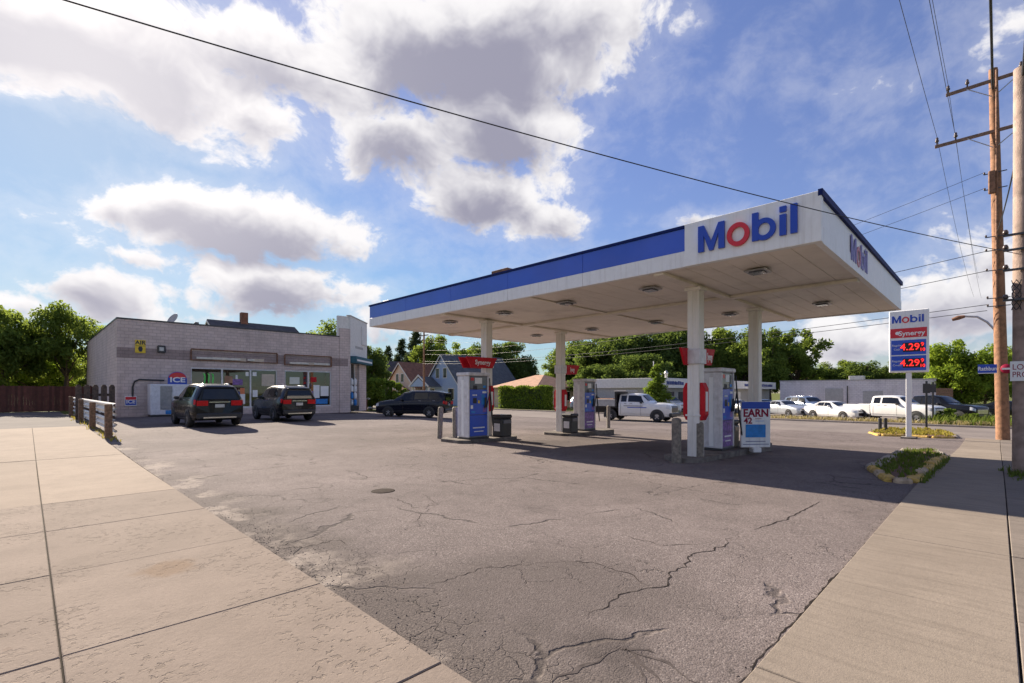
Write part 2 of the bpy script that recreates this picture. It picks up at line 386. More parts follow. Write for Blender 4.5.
ground_mat('joint_dark', (.028, .022, .018), (.045, .036, .03), 'plain')
ground_mat('kerb', (.36, .31, .27), (.42, .37, .32), 'plain')
ground_mat('lawn', (.075, .10, .025), (.13, .14, .04), 'grass')

def brick_mat(name, c1, c2, mortar, bw=.4, bh=.2):
    m = bpy.data.materials.new(name); m.use_nodes = True; t = NT(m.node_tree); b = t.n['Principled BSDF']
    ge = t.new('ShaderNodeNewGeometry'); sep = t.new('ShaderNodeSeparateXYZ'); t.put(sep.inputs[0], ge.outputs['Position'])
    cb = t.new('ShaderNodeCombineXYZ'); t.put(cb.inputs[0], t.math('ADD', sep.outputs[0], sep.outputs[1])); t.put(cb.inputs[1], sep.outputs[2])
    br = t.new('ShaderNodeTexBrick'); t.put(br.inputs['Vector'], cb.outputs[0])
    br.inputs['Scale'].default_value = 1; br.inputs['Brick Width'].default_value = bw; br.inputs['Row Height'].default_value = bh
    br.inputs['Mortar Size'].default_value = .016; br.inputs['Mortar Smooth'].default_value = .3
    br.inputs['Color1'].default_value = (*c1, 1); br.inputs['Color2'].default_value = (*c2, 1); br.inputs['Mortar'].default_value = (*mortar, 1)
    n = t.noise(ge.outputs['Position'], .8, 6, .65)
    c = t.mix(t.math('MULTIPLY', t.sstep(n, .42, .75), .45), br.outputs['Color'], tuple(x*.55 for x in c1))
    mp = t.new('ShaderNodeMapping'); t.put(mp.inputs[0], ge.outputs['Position']); mp.inputs['Scale'].default_value = (1.5, 1.5, .12)
    st = t.sstep(t.noise(mp.outputs[0], 1.6, 4, .6), .52, .72)
    c = t.mix(t.math('MULTIPLY', st, .3), c, tuple(x*.5 for x in c2))
    t.put(b.inputs['Base Color'], c); b.inputs['Roughness'].default_value = .85
    bn = t.new('ShaderNodeBump'); bn.inputs['Strength'].default_value = .8; bn.inputs['Distance'].default_value = .015
    t.put(bn.inputs['Height'], t.math('ADD', br.outputs['Fac'], t.math('MULTIPLY', t.noise(ge.outputs['Position'], 18, 4), -.7)))
    bn.invert = True
    t.put(b.inputs['Normal'], bn.outputs[0]); MATS[name] = m
brick_mat('block_wall', (.57, .465, .43), (.65, .535, .50), (.47, .38, .355))
brick_mat('block_band', (.31, .24, .225), (.355, .275, .26), (.25, .19, .18))
brick_mat('block_grey', (.66, .62, .64), (.72, .68, .69), (.52, .48, .5))

# ------------------------------------------------------------------ mesh helpers
class MB:
    def __init__(s): s.v = []; s.f = []; s.mi = []; s.sm = []
    def add(s, vs, fs, mi=0, smooth=False):
        o = len(s.v); s.v += [tuple(p) for p in vs]
        for f in fs: s.f.append(tuple(i+o for i in f)); s.mi.append(mi); s.sm.append(smooth)
        return s
    def box(s, a, b, mi=0, bev=0, m=None):
        x0, y0, z0 = a; x1, y1, z1 = b
        if bev:
            e = min(bev, abs(x1-x0)*.45, abs(y1-y0)*.45, abs(z1-z0)*.45)
            vs = []; idx = {}
            for X, sx in ((x0, 1), (x1, -1)):
                for Y, sy in ((y0, 1), (y1, -1)):
                    for Zz, sz in ((z0, 1), (z1, -1)):
                        k = (sx, sy, sz)
                        idx[k] = len(vs)
                        vs += [(X, Y+sy*e, Zz+sz*e), (X+sx*e, Y, Zz+sz*e), (X+sx*e, Y+sy*e, Zz)]
            fs = []
            I = lambda sx, sy, sz, ax: idx[(sx, sy, sz)]+ax
            for q in (1, -1):
                fs.append((I(q, 1, 1, 0), I(q, -1, 1, 0), I(q, -1, -1, 0), I(q, 1, -1, 0))[::-q])
                fs.append((I(1, q, 1, 1), I(-1, q, 1, 1), I(-1, q, -1, 1), I(1, q, -1, 1))[::q])
                fs.append((I(1, 1, q, 2), I(-1, 1, q, 2), I(-1, -1, q, 2), I(1, -1, q, 2))[::-q])
            for p in (1, -1):
                for q in (1, -1):
                    fs.append((I(p, q, 1, 0), I(p, q, 1, 1), I(p, q, -1, 1), I(p, q, -1, 0))[::p*q])
                    fs.append((I(p, 1, q, 0), I(p, 1, q, 2), I(p, -1, q, 2), I(p, -1, q, 0))[::-p*q])
                    fs.append((I(1, p, q, 1), I(1, p, q, 2), I(-1, p, q, 2), I(-1, p, q, 1))[::p*q])
                    for r in (1, -1): fs.append((I(p, q, r, 0), I(p, q, r, 1), I(p, q, r, 2))[::-p*q*r])
        else:
            vs = [(x0, y0, z0), (x1, y0, z0), (x1, y1, z0), (x0, y1, z0), (x0, y0, z1), (x1, y0, z1), (x1, y1, z1), (x0, y1, z1)]
            fs = [(3, 2, 1, 0), (4, 5, 6, 7), (0, 1, 5, 4), (1, 2, 6, 5), (2, 3, 7, 6), (3, 0, 4, 7)]
        if m is not None: vs = [m @ Vector(p) for p in vs]
        return s.add(vs, fs, mi)
    def prism(s, poly, ax, a, b, mi=0, m=None):
        """poly in the plane perpendicular to axis ax ('x': (y,z), 'y': (x,z), 'z': (x,y)), extruded from a to b"""
        def pt(p, h): return {'x': (h, p[0], p[1]), 'y': (p[0], h, p[1]), 'z': (p[0], p[1], h)}[ax]
        n = len(poly); vs = [pt(p, a) for p in poly]+[pt(p, b) for p in poly]
        if m is not None: vs = [m @ Vector(p) for p in vs]
        fs = [tuple(range(n))[::-1], tuple(range(n, 2*n))]+[(i, (i+1) % n, n+(i+1) % n, n+i) for i in range(n)]
        return s.add(vs, fs, mi)
    def tube(s, pts, r, n=8, mi=0, cap=True, smooth=True):
        pts = [Vector(p) for p in pts]; k = len(pts)
        rs = r if isinstance(r, (list, tuple)) else [r]*k
        vs = []; up = Vector((.31, .17, .93))
        for i, p in enumerate(pts):
            t = (pts[min(i+1, k-1)]-pts[max(i-1, 0)]).normalized()
            a = t.cross(up)
            if a.length < .05: a = t.cross(Vector((1, 0, 0)))
            a.normalize(); b = t.cross(a)
            for j in range(n):
                th = 2*math.pi*j/n; vs.append(p+(a*math.cos(th)+b*math.sin(th))*rs[i])
        fs = [(i*n+j, i*n+(j+1) % n, (i+1)*n+(j+1) % n, (i+1)*n+j) for i in range(k-1) for j in range(n)]
        s.add(vs, fs, mi, smooth)
        if cap: s.add(vs[:n], [tuple(range(n))[::-1]], mi); s.add(vs[-n:], [tuple(range(n))], mi)
        return s
    def lathe(s, prof, c=(0, 0, 0), ax='z', n=20, mi=0, smooth=True):
        vs = []
        for (r, h) in prof:
            for j in range(n):
                th = 2*math.pi*j/n; a, b = r*math.cos(th), r*math.sin(th)
                p = {'z': (a, b, h), 'y': (a, h, -b), 'x': (h, a, b)}[ax]
                vs.append((p[0]+c[0], p[1]+c[1], p[2]+c[2]))
        fs = [(i*n+j, i*n+(j+1) % n, (i+1)*n+(j+1) % n, (i+1)*n+j) for i in range(len(prof)-1) for j in range(n)]
        return s.add(vs, fs, mi, smooth)
    def mesh(s, name, mats):
        me = bpy.data.meshes.new(name); me.from_pydata(s.v, [], s.f)
        for m in (mats if isinstance(mats, (list, tuple)) else [mats]): me.materials.append(MATS[m])
        me.polygons.foreach_set('material_index', s.mi); me.polygons.foreach_set('use_smooth', s.sm)
        me.update(); return me
    def build(s, name, mats, parent=None, loc=None, rz=0):
        o = bpy.data.objects.new(name, s.mesh(name, mats)); col.objects.link(o)
        if parent is not None: o.parent = parent
        if loc is not None: o.location = loc; o.rotation_euler[2] = rz
        return o
def tag(o, label, cat, group=None):
    o['label'] = label; o['category'] = cat
    if group: o['group'] = group
    return o
def thing(name, label, cat, loc=(0, 0, 0), rz=0, group=None):
    o = bpy.data.objects.new(name, None); col.objects.link(o); o.empty_display_size = .3
    o.location = loc; o.rotation_euler[2] = rz
    return tag(o, label, cat, group)
def struct(o, kind='structure'): o['kind'] = kind; return o
def copy_tree(o, parent=None):
    c = o.copy(); col.objects.link(c); c.parent = parent
    for ch in list(o.children): copy_tree(ch, c)
    return c
def text(s, size, mat, parent, loc, rot, name='lettering', depth=.004, bold=0, align='CENTER', sx=1):
    cu = bpy.data.curves.new('t', 'FONT'); cu.body = s; cu.size = size; cu.extrude = depth; cu.offset = bold
    cu.align_x = align; cu.align_y = 'CENTER'; cu.resolution_u = 3
    to = bpy.data.objects.new('t', cu); col.objects.link(to)
    dg = bpy.context.evaluated_depsgraph_get()
    me = bpy.data.meshes.new_from_object(to.evaluated_get(dg)); bpy.data.objects.remove(to)
    me.materials.clear(); me.materials.append(MATS[mat])
    o = bpy.data.objects.new(name, me); col.objects.link(o); o.parent = parent
    o.location = loc; o.rotation_euler = rot; o.scale = (sx, 1, 1)
    return o
HP = math.pi/2
FACE_MY = (HP, 0, 0)          # text readable from -Y
FACE_MX = (HP, 0, -HP)        # text readable from -X

def axis(a, b, step): n = max(1, int(math.ceil((b-a)/step))); return [a+(b-a)*i/n for i in range(n+1)]
def sheet(name, xs, ys, off, mat, parent=None, kind='structure'):
    mb = MB(); ny = len(ys)
    vs = [(x, y, g(x, y)+off) for x in xs for y in ys]
    fs = [(i*ny+j, (i+1)*ny+j, (i+1)*ny+j+1, i*ny+j+1) for i in range(len(xs)-1) for j in range(ny-1)]
    mb.add(vs, fs, 0, True); o = mb.build(name, mat, parent)
    if kind and parent is None: struct(o, kind)
    return o

# ------------------------------------------------------------------ ground, lot, roads
far = [-700, -300, -120]
sheet('ground', far+axis(-60, 80, 2)+[120, 200, 400, 900], far+axis(-60, 100, 2)+[140, 220, 400, 900], -.03, 'lawn')
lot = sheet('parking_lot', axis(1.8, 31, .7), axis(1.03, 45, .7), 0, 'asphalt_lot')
sheet('cross_street', axis(31, 41, 1), axis(-60, 160, 1), -.006, 'asphalt_road')
sheet('side_drive', axis(-3, 1.8, .8), axis(28.6, 52, .8), -.004, 'asphalt_dark')
sheet('road', axis(-12, -3, 1), axis(-60, 100, 2), -.02, 'asphalt_dark')
sheet('road', axis(-3, 31, 1), axis(-12, -3.0, 1), -.02, 'asphalt_dark')
sheet('road', axis(41, 140, 2), axis(-12, -3.0, 1), -.02, 'asphalt_dark')
sheet('display_lot', axis(43, 66, 1), axis(1.5, 24, 1), -.006, 'asphalt_road')
sheet('far_pavement', axis(31, 41, 1)[:0]+axis(41.15, 42.6, .75), axis(26, 160, 2), .0, 'concrete_side')
# pavement slabs
def slabs(name, cells, mat_of, off=.028, gap=.0055, thick=.06):
    root = MB(); xs0 = min(c[0] for c in cells); xs1 = max(c[1] for c in cells); ys0 = min(c[2] for c in cells); ys1 = max(c[3] for c in cells)
    o = sheet(name, axis(xs0, xs1, 1), axis(ys0, ys1, 1), .008, 'joint_dark')
    for c in cells:
        x0, x1, y0, y1 = c[0]+gap, c[1]-gap, c[2]+gap, c[3]-gap
        tl = random.uniform(-.004, .004)
        mb = MB(); nx = max(1, int((x1-x0)/1.5)); ny = max(1, int((y1-y0)/1.5))
        xs = [x0+(x1-x0)*i/nx for i in range(nx+1)]; ys = [y0+(y1-y0)*i/ny for i in range(ny+1)]
        def tz(x, y): return g(x, y)+off+tl
        e = .006
        full = [x0]+[min(max(x, x0+e), x1-e) for x in xs]+[x1]; fy = [y0]+[min(max(y, y0+e), y1-e) for y in ys]+[y1]
        n2 = len(fy); vs = []
        for i, x in enumerate(full):
            for j, y in enumerate(fy):
                edge = i in (0, len(full)-1) or j in (0, n2-1)
                vs.append((x, y, tz(x, y)-(.006 if edge else 0)))
        fs = [(i*n2+j, (i+1)*n2+j, (i+1)*n2+j+1, i*n2+j+1) for i in range(len(full)-1) for j in range(n2-1)]
        mb.add(vs, fs, 0, False)
        ring = [(x0, y0), (x1, y0), (x1, y1), (x0, y1)]
        vv = [(x, y, tz(x, y)-.006) for x, y in ring]+[(x, y, tz(x, y)-thick) for x, y in ring]
        mb.add(vv, [(i, (i+1) % 4, 4+(i+1) % 4, 4+i)[::-1] for i in range(4)])
        mb.build('slab', mat_of(c), o)
    return o
ysl = [-1.2, -.1, 1.03, 2.40, 4.13, 6.04, 7.97, 9.93, 16.2, 22.4, 28.6]
cells = []
for a, b in zip(ysl[2:-1], ysl[3:]):
    cells += [(.15, 1.8, a, b), (-1.6, .15, a, b)]
slabs('pavement', cells, lambda c: 'concrete_new' if c[2] > 9 else 'concrete_old')
xsl = [-1.6, .15, 1.8]+[3.1+1.95*i for i in range(15)]+[31]
cells = []
for a, b in zip(xsl[:-1], xsl[1:]):
    cells += [(a, b, -.1, 1.03), (a, b, -1.5, -.1)]
slabs('pavement', cells, lambda c: 'concrete_rough' if c[3] < .5 else 'concrete_side', gap=.006)
def kerb(name, x0, x1, y0, y1, h=.1, step=1.2):
    """row of kerb stones following the ground"""
    root = bpy.data.objects.new(name, None); col.objects.link(root); root['kind'] = 'structure'
    alongx = (x1-x0) > (y1-y0); n = int(max(x1-x0, y1-y0)/step)
    for i in range(n):
        a = (x0+(x1-x0)*i/n, x0+(x1-x0)*(i+1)/n) if alongx else (x0, x1)
        b = (y0, y1) if alongx else (y0+(y1-y0)*i/n, y0+(y1-y0)*(i+1)/n)
        z = g((a[0]+a[1])/2, (b[0]+b[1])/2)
        gx, gy = (.006, 0) if alongx else (0, .006)
        MB().box((a[0]+gx, b[0]+gy, z-.15), (a[1]-gx, b[1]-gy, z+h), bev=.015).build('kerb_stone', 'kerb', root)
kerb('kerb', 40.98, 41.14, -2, 60, .12, 1.8)
kerb('kerb', -3, 29, -1.66, -1.51, .03, 2.4)

# cracks in the asphalt: jagged open joints
def crack(pts, wd, name='crack', jitter=.05, mat='joint_dark'):
    P0 = [P(*p) for p in pts]; line = []
    for a, b in zip(P0[:-1], P0[1:]):
        n = max(2, int((b-a).length/.055))
        for i in range(n): line.append(a.lerp(b, i/n))
    line.append(P0[-1]); L = []; o = 0; vs = []
    for i, p in enumerate(line):
        o = o*.72+random.uniform(-jitter, jitter)*.85
        t = (line[min(i+1, len(line)-1)]-line[max(0, i-1)]).normalized(); nn = Vector((-t.y, t.x, 0))
        c = p+nn*o; k = .42*wd*random.uniform(.35, 1.25)*min(1, .25+4*min(i, len(line)-1-i)/len(line))
        for sgn in (-1, 1):
            q = c+nn*k*sgn; vs.append((q.x, q.y, g(q.x, q.y)+.0025))
    fs = [(2*i, 2*i+1, 2*i+3, 2*i+2) for i in range(len(line)-1)]
    mb = MB(); mb.add(vs, fs); mb.build(name, mat, lot)
M('tar_streak', (.088, .075, .071), 1, var=.3, scale=14, spec=.02)
M('crack_fill', (.035, .03, .028), 1, var=.3, spec=.02)
crack([(735, 538), (700, 556), (655, 588), (610, 607), (588, 618)], .02, mat='crack_fill')
crack([(752, 530), (785, 520), (820, 502)], .022, mat='crack_fill', jitter=.015)
crack([(705, 546), (660, 546), (620, 536)], .011, mat='crack_fill')
crack([(650, 586), (635, 575), (610, 566), (560, 561)], .012, mat='crack_fill')
crack([(560, 561), (520, 566), (480, 571), (430, 588)], .009, mat='crack_fill')
crack([(536, 665), (528, 655), (532, 642)], .008, mat='crack_fill')
crack([(440, 528), (420, 520), (425, 505), (445, 500)], .008, mat='crack_fill')
crack([(383, 495), (415, 507), (440, 505), (420, 492)], .011, mat='crack_fill')
crack([(350, 545), (330, 540), (300, 550), (270, 545)], .012, mat='crack_fill')
crack([(600, 470), (560, 474), (500, 468)], .013, mat='crack_fill')
crack([(640, 480), (690, 490), (740, 497)], .014, mat='crack_fill')
# tar-stained open joint between the lot and the right pavement
crack([(737, 683), (790, 626), (850, 562), (902, 507), (935, 472)], .028, mat='crack_fill', jitter=.012)
crack([(454, 682), (400, 640), (319, 589), (249, 541), (174, 491), (112, 445)], .03, mat='crack_fill', jitter=.02)
# oil burst: dark splash with rays
for q in ((700, 683), (662, 683), (640, 683), (655, 652), (552, 683)):
    crack([(622, 648), ((622+q[0])/2+4, (648+q[1])/2), q], .03, mat='tar_streak', jitter=.03)
# loose chips and crumbled asphalt along the broken edges of the lot
M('chip_mid', (.12, .102, .096), 1, var=.3, spec=.05, island=.6); M('chip_pale', (.27, .225, .20), 1, var=.3, spec=.05, island=.5)
def chips(n, place, mat, smin, smax):
    mb = MB()
    for _ in range(n):
        x, y = place(); k = random.uniform(smin, smax); a = random.uniform(0, 6.28); z = g(x, y)
        vs = []
        for j in range(5):
            th = a+j*1.257; rr = k*random.uniform(.6, 1.1); vs.append((x+rr*math.cos(th), y+rr*math.sin(th), z-.002))
        top = [(x+(p[0]-x)*.6, y+(p[1]-y)*.6, z+k*random.uniform(.25, .7)) for p in vs]
        mb.add(vs+top, [(j, (j+1) % 5, 5+(j+1) % 5, 5+j) for j in range(5)]+[(5, 6, 7, 8, 9)])
    struct(mb.build('loose_chips', mat, lot), 'stuff')
def left_edge():
    y = random.choice((random.uniform(2.2, 7.5), random.uniform(2.2, 20))); wdt = .10+.16*(.5+.5*math.sin(y*2.1+1.3*math.sin(y*.9)))*(1.6 if y < 7 else .8)
    return 1.82+abs(random.gauss(0, wdt)), y
def right_edge(): return random.uniform(2.5, 14), 1.05+abs(random.gauss(0, .035))
def spread(): return 1.9+abs(random.gauss(0, 1.6)), random.uniform(2, 14)
chips(700, left_edge, 'chip_mid', .003, .010); chips(300, left_edge, 'chip_pale', .003, .009)
chips(120, right_edge, 'chip_mid', .003, .009); chips(350, spread, 'chip_pale', .003, .007)
c = P(383, 491)
MB().lathe([(0, .008), (.18, .008), (.195, .006), (.2, 0)], (c.x, c.y, c.z), n=28).build('manhole_cover', 'manhole')
tag(bpy.data.objects['manhole_cover'], 'small rusty round manhole cover in the open asphalt', 'manhole cover')

# ------------------------------------------------------------------ fuel canopy
CX0, CX1, CY0, CY1, CZ0, CZ1 = 9.75, 19.8, 2.18, 17.85, 4.3, 5.17
can = thing('fuel_canopy', 'large white fuel canopy with blue fascia and red and blue lettering on four columns', 'canopy', (CX0, CY0, 0))
L = lambda x, y, z: (x-CX0, y-CY0, z)
def cbox(name, a, b, mat, parent=can, bev=0): return MB().box(L(*a), L(*b), bev=bev).build(name, mat, parent)
YB = 4.62
cbox('logo_panel', (CX0-.03, CY0-.03, CZ0), (CX0+.1, YB, CZ1+.01), 'white_metal', bev=.006)
y = YB
while y < CY1-.01:                                    # blue fascia made of sheets, white valance below
    y2 = min(y+2.65, CY1)
    if CY1-y2 < .5: y2 = CY1
    cbox('blue_fascia_panel', (CX0, y+.004, CZ0+.335), (CX0+.1, y2-.004, CZ1-.06), 'blue_face', bev=.004)
    cbox('white_valance', (CX0-.012, y+.004, CZ0), (CX0+.1, y2-.004, CZ0+.33), 'white_metal', bev=.004)
    y = y2
cbox('fascia_cap', (CX0-.03, YB+.003, CZ1-.058), (CX0+.16, CY1+.03, CZ1+.0), 'blue_trim')
x = CX0+.105
while x < CX1-.01:
    x2 = min(x+2.5, CX1)
    cbox('side_fascia_panel', (x+.004, CY0, CZ0+.30), (x2-.004, CY0+.1, CZ1-.085), 'white_metal', bev=.004)
    cbox('side_valance', (x+.004, CY0-.015, CZ0), (x2-.004, CY0+.1, CZ0+.296), 'white_metal', bev=.004)
    cbox('back_panel', (x+.004, CY1-.1, CZ0), (x2-.004, CY1, CZ1-.06), 'white_metal')
    x = x2
cbox('side_cap', (CX0-.035, CY0-.05, CZ1-.08), (CX1+.05, CY0+.02, CZ1+.035), 'blue_trim')
cbox('rear_fascia', (CX1-.1, CY0+.104, CZ0), (CX1, CY1-.104, CZ1-.02), 'white_metal')
cbox('roof_deck', (CX0+.12, CY0+.13, CZ1-.35), (CX1-.12, CY1-.12, CZ1-.2), 'galvanised')
# soffit decking, one board at a time
yy = CY0+.105; k = 0
pan = {}
nb = 38; bw = (CY1-.105-yy)/nb
pm = MB().box((0, .004, 0), (CX1-CX0-.21, bw-.004, .03), bev=.004).mesh('soffit_panel', 'soffit')
for i in range(nb):
    o = bpy.data.objects.new('soffit_panel', pm); col.objects.link(o); o.parent = can
    o.location = L(CX0+.105, yy+i*bw, CZ0+.03+random.uniform(-.003, .003))
cbox('soffit_backing', (CX0+.105, CY0+.105, CZ0+.066), (CX1-.105, CY1-.105, CZ0+.09), 'dark_print')
COLS = [(11.72, 5.28), (15.95, 5.3), (11.8, 13.1), (16.2, 13.25)]
for (x, y) in ((13.75, None), ):
    cbox('beam_cover', (x-.13, CY0+.11, CZ0-.05), (x+.13, CY1-.11, CZ0+.028), 'soffit', bev=.01)
for y in (5.29, 13.17):
    cbox('beam_cover', (CX0+.11, y-.12, CZ0-.045), (CX1-.11, y+.12, CZ0+.026), 'soffit', bev=.01)
for y in (9.2,):
    cbox('beam_cover', (CX0+.11, y-.05, CZ0-.012), (CX1-.11, y+.05, CZ0+.024), 'soffit', bev=.005)
for (x, y) in COLS:
    gz = g(x, y); mb = MB()
    # column of two channels with an open seam between
    mb.box((-.15, -.15, gz), (.15, -.02, CZ0-.045), bev=.012); mb.box((-.15, .02, gz), (.15, .15, CZ0-.045), bev=.012)
    mb.box((-.135, -.02, gz), (.135, .02, CZ0-.05))
    c = mb.build('column', 'column_white', can); c.location = L(x, y, 0)
    MB().box((-.2, -.2, CZ0-.13), (.2, .2, CZ0-.0455), bev=.01).build('column_head', 'column_white', c)
    MB().box((-.22, -.22, gz-.02), (.22, .22, gz+.025), bev=.006).build('base_plate', 'steel_dark', c)
for X, ys in ((11.15, (3.65, 6.2, 8.9, 11.5, 14.4)), (16.6, (3.65, 6.3, 9.0, 11.9, 15.0))):
    for y in ys:
        lt = MB().box((-.22, -.22, 0), (.22, .22, .035), bev=.012).build('canopy_light', 'galvanised', can); lt.location = L(X, y, CZ0-.036)
        MB().box((-.15, -.15, -.03), (.15, .15, -.001), bev=.012).build('lens', 'grey_screen', lt)
cbox('roof_vent', (CX0+.35, 10.3, CZ1-.2), (CX0+.8, 11.0, CZ1+.22), 'rust', bev=.01)
cbox('roof_vent', (CX0+.3, 16.9, CZ1-.2), (CX0+.7, 17.4, CZ1+.14), 'galvanised', bev=.01)

def ring(mb, cx, cz, ro_x, ro_z, ri_x, ri_z, a, b, n=40, m=None):
    vs = []
    for h in (a, b):
        for rx, rz in ((ro_x, ro_z), (ri_x, ri_z)):
            for i in range(n):
                th = 2*math.pi*i/n; vs.append((cx+rx*math.cos(th), h, cz+rz*math.sin(th)))
    fs = []
    for i in range(n):
        j = (i+1) % n
        fs += [(i, j, n+j, n+i), (2*n+i, 3*n+i, 3*n+j, 2*n+j), (i, 2*n+i, 2*n+j, j), (n+i, n+j, 3*n+j, 3*n+i)]
    if m is not None: vs = [m @ Vector(v) for v in vs]
    mb.add(vs, fs)
def logo(parent, loc, rz, size, depth, mats=('letter_blue', 'letter_red')):
    """five letters, each a part: drawn in x,z with the face at -y; size = cap height"""
    s = size; base = Matrix.Translation(Vector(loc)) @ Matrix.Rotation(rz, 4, 'Z')
    def let(nm, fn, mat):
        mb = MB(); fn(mb); o = mb.build(nm, mat, parent); o.matrix_local = base
    def Mf(mb):
        for x0, x1 in ((0, .22), (.78, 1.0)): mb.box((x0*s, -depth, 0), (x1*s, 0, s))
        mb.prism([(.22*s, s), (.22*s, .62*s), (.43*s, 0), (.57*s, 0), (.57*s, .0), (.5*s, .33*s), (.5*s, .34*s)], 'y', -depth+.001, 0)
        mb.prism([(.78*s, s), (.5*s, .34*s), (.5*s, .33*s), (.57*s, 0), (.78*s, .62*s)], 'y', -depth+.002, 0)
    let('letter_m', Mf, mats[0])
    let('letter_o', lambda mb: ring(mb, 1.49*s, .38*s, .40*s, .43*s, .235*s, .265*s, -depth*1.02, 0), mats[1])
    def bf(mb):
        mb.box((1.98*s, -depth, 0), (2.19*s, 0, s)); ring(mb, 2.38*s, .36*s, .38*s, .39*s, .2*s, .22*s, -depth*.97, 0)
    let('letter_b', bf, mats[0])
    def i_(mb): mb.box((2.88*s, -depth, 0), (3.09*s, 0, .72*s)); mb.box((2.88*s, -depth, .81*s), (3.09*s, 0, s))
    let('letter_i', i_, mats[0])
    let('letter_l', lambda mb: mb.box((3.22*s, -depth, 0), (3.43*s, 0, s)), mats[0])
logo(can, L(CX0-.032, 4.31, 4.52), -HP, .525, .05)
logo(can, L(12.2, CY0-.016, 4.46), 0, .525, .012, ('faded_blue', 'faded_red'))

# ------------------------------------------------------------------ pump islands, pumps, bollards, bins
def island(x0, x1, y0, y1, label):
    z = min(g(x0, y0), g(x1, y1)); e = .3
    poly = [(x0+e, y0), (x1-e, y0), (x1, y0+e), (x1, y1-e), (x1-e, y1), (x0+e, y1), (x0, y1-e), (x0, y0+e)]
    mb = MB().prism(poly, 'z', z-.1, max(g(x0, y0), g(x1, y1))+.10)
    o = mb.build('pump_island', 'island_concrete'); tag(o, label, 'kerb island', 'raised pump islands')
    return max(g(x0, y0), g(x1, y1))+.10
ZI1 = island(9.9, 12.7, 12.15, 13.6, 'raised concrete island under the leftmost fuel pump')
ZI2 = island(15.3, 19.0, 12.2, 13.7, 'raised concrete island under the middle pump behind the pair')
ZI3 = island(11.1, 16.7, 4.95, 5.95, 'raised concrete island under the rightmost pump and the advertising board')
def pump(x0, y0, z, wx, wy, h, label, lower):
    o = thing('fuel_pump', label, 'fuel pump', (x0, y0, z), 0, 'fuel pumps under the canopy')
    MB().box((0, 0, 0), (wx, wy, .06), bev=.01).build('base', 'steel_dark', o)
    for a in (0, wx-.06):
        mb = MB().box((a, 0, .06), (a+.06, wy, h-.12), bev=.02); mb.build('side_post', 'pump_white', o)
    MB().box((.06, .06, .06), (wx-.06, wy-.06, h-.12)).build('cabinet', 'pump_recess', o)
    MB().box((-.035, -.035, h-.12), (wx+.035, wy+.035, h), bev=.03).build('top_cap', 'pump_white', o)
    MB().box((-.012, wy*.4, .12), (0, wy*.6, h-.25)).build('side_strip', 'white_print', o)
    for sgn, yf in ((-1, .06), (1, wy-.06)):
        def bx(a, b, c, d, t0, t1):
            q = sorted((yf+sgn*t0, yf+sgn*t1)); return MB().box((a, q[0], c), (b, q[1], d), bev=.008)
        fp = bx(.07, wx-.07, .82, 1.66, .0, .05).build('front_panel', 'blue_face', o)
        q = bx(.07, wx-.07, .1, .8, .0, .045).build('advert_panel', lower, o)
        bx(.2, wx-.2, .36, .40, .046, .05).build('advert_line', 'white_print', q)
        bx(.25, wx-.25, .24, .27, .046, .05).build('advert_line', 'white_print', q)
        bx(.09, wx-.09, 1.69, 2.1, .0, .03).build('display_panel', 'grey_screen', o)
        bx(.3, wx-.3, 1.86, 2.06, .031, .038).build('price_screen', 'white_print', o)
        for i in range(3): bx(.18+i*.07, .23+i*.07, 1.45, 1.5, .051, .06).build('grade_button', 'white_print', fp)
        bx(.2, .36, 1.2, 1.38, .051, .056).build('keypad', 'dark_print', fp)
        bx(wx-.34, wx-.2, 1.15, 1.5, .051, .056).build('decal', 'sky_print', fp)
        bx(.22, .40, 1.66, 1.8, .031, .036).build('card_reader', 'dark_print', o)
        for (a_, b_, c_, d_, mt_) in ((.10, .2, 1.02, 1.14, 'white_print'), (wx-.3, wx-.12, 1.54, 1.6, 'white_print'), (.12, .3, .88, .94, 'sky_print'), (wx-.28, wx-.12, .9, 1.06, 'purple_print'), (.42, .5, 1.2, 1.3, 'air_yellow')):
            bx(a_, b_, c_, d_, .051, .054).build('decal', mt_, fp)
        bx(.12, .26, 1.96, 2.06, .031, .036).build('decal', 'letter_red', o); bx(wx-.26, wx-.12, 1.72, 1.8, .031, .036).build('decal', 'sky_print', o)
        xn = wx-.20; yo = yf+sgn*.08
        nz = MB(); nz.tube([(xn, yf+sgn*.05, 1.05), (xn, yo, 1.1), (xn, yo+sgn*.02, 1.28)], [.03, .035, .03], 8); nz.box((xn-.03, min(yo, yo+sgn*.05), 1.24), (xn+.03, max(yo, yo+sgn*.05), 1.4), bev=.01)
        nz.build('nozzle', 'black_plastic', o)
        hp = [(wx-.02+.03*math.sin(i/10*math.pi), yo+sgn*(.02+.16*math.sin(i/14*math.pi)), 2.05-1.65*math.sin(i/14*math.pi)**.8 if i < 15 else 1) for i in range(14)]
        hp += [(xn+.04, yo+sgn*.02, 1.05)]
        MB().tube(hp, .019, 7).build('hose', 'black_rubber', o)
    return o
pump(10.32, 12.35, ZI1, .92, .6, 2.24, 'white and blue fuel pump beside two wooden-grey bollards and the dark wagon', 'blue_face')
p2 = P(583.7, 426.7, .1)
pump(17.0, 12.6, ZI2, .86, .58, 2.26, 'fuel pump with purple advert standing in front of the white dump truck', 'purple_print')
pump(13.15, 5.2, ZI3, .86, .58, 2.24, 'fuel pump with blue handles behind the nearest column with red panels', 'purple_print')

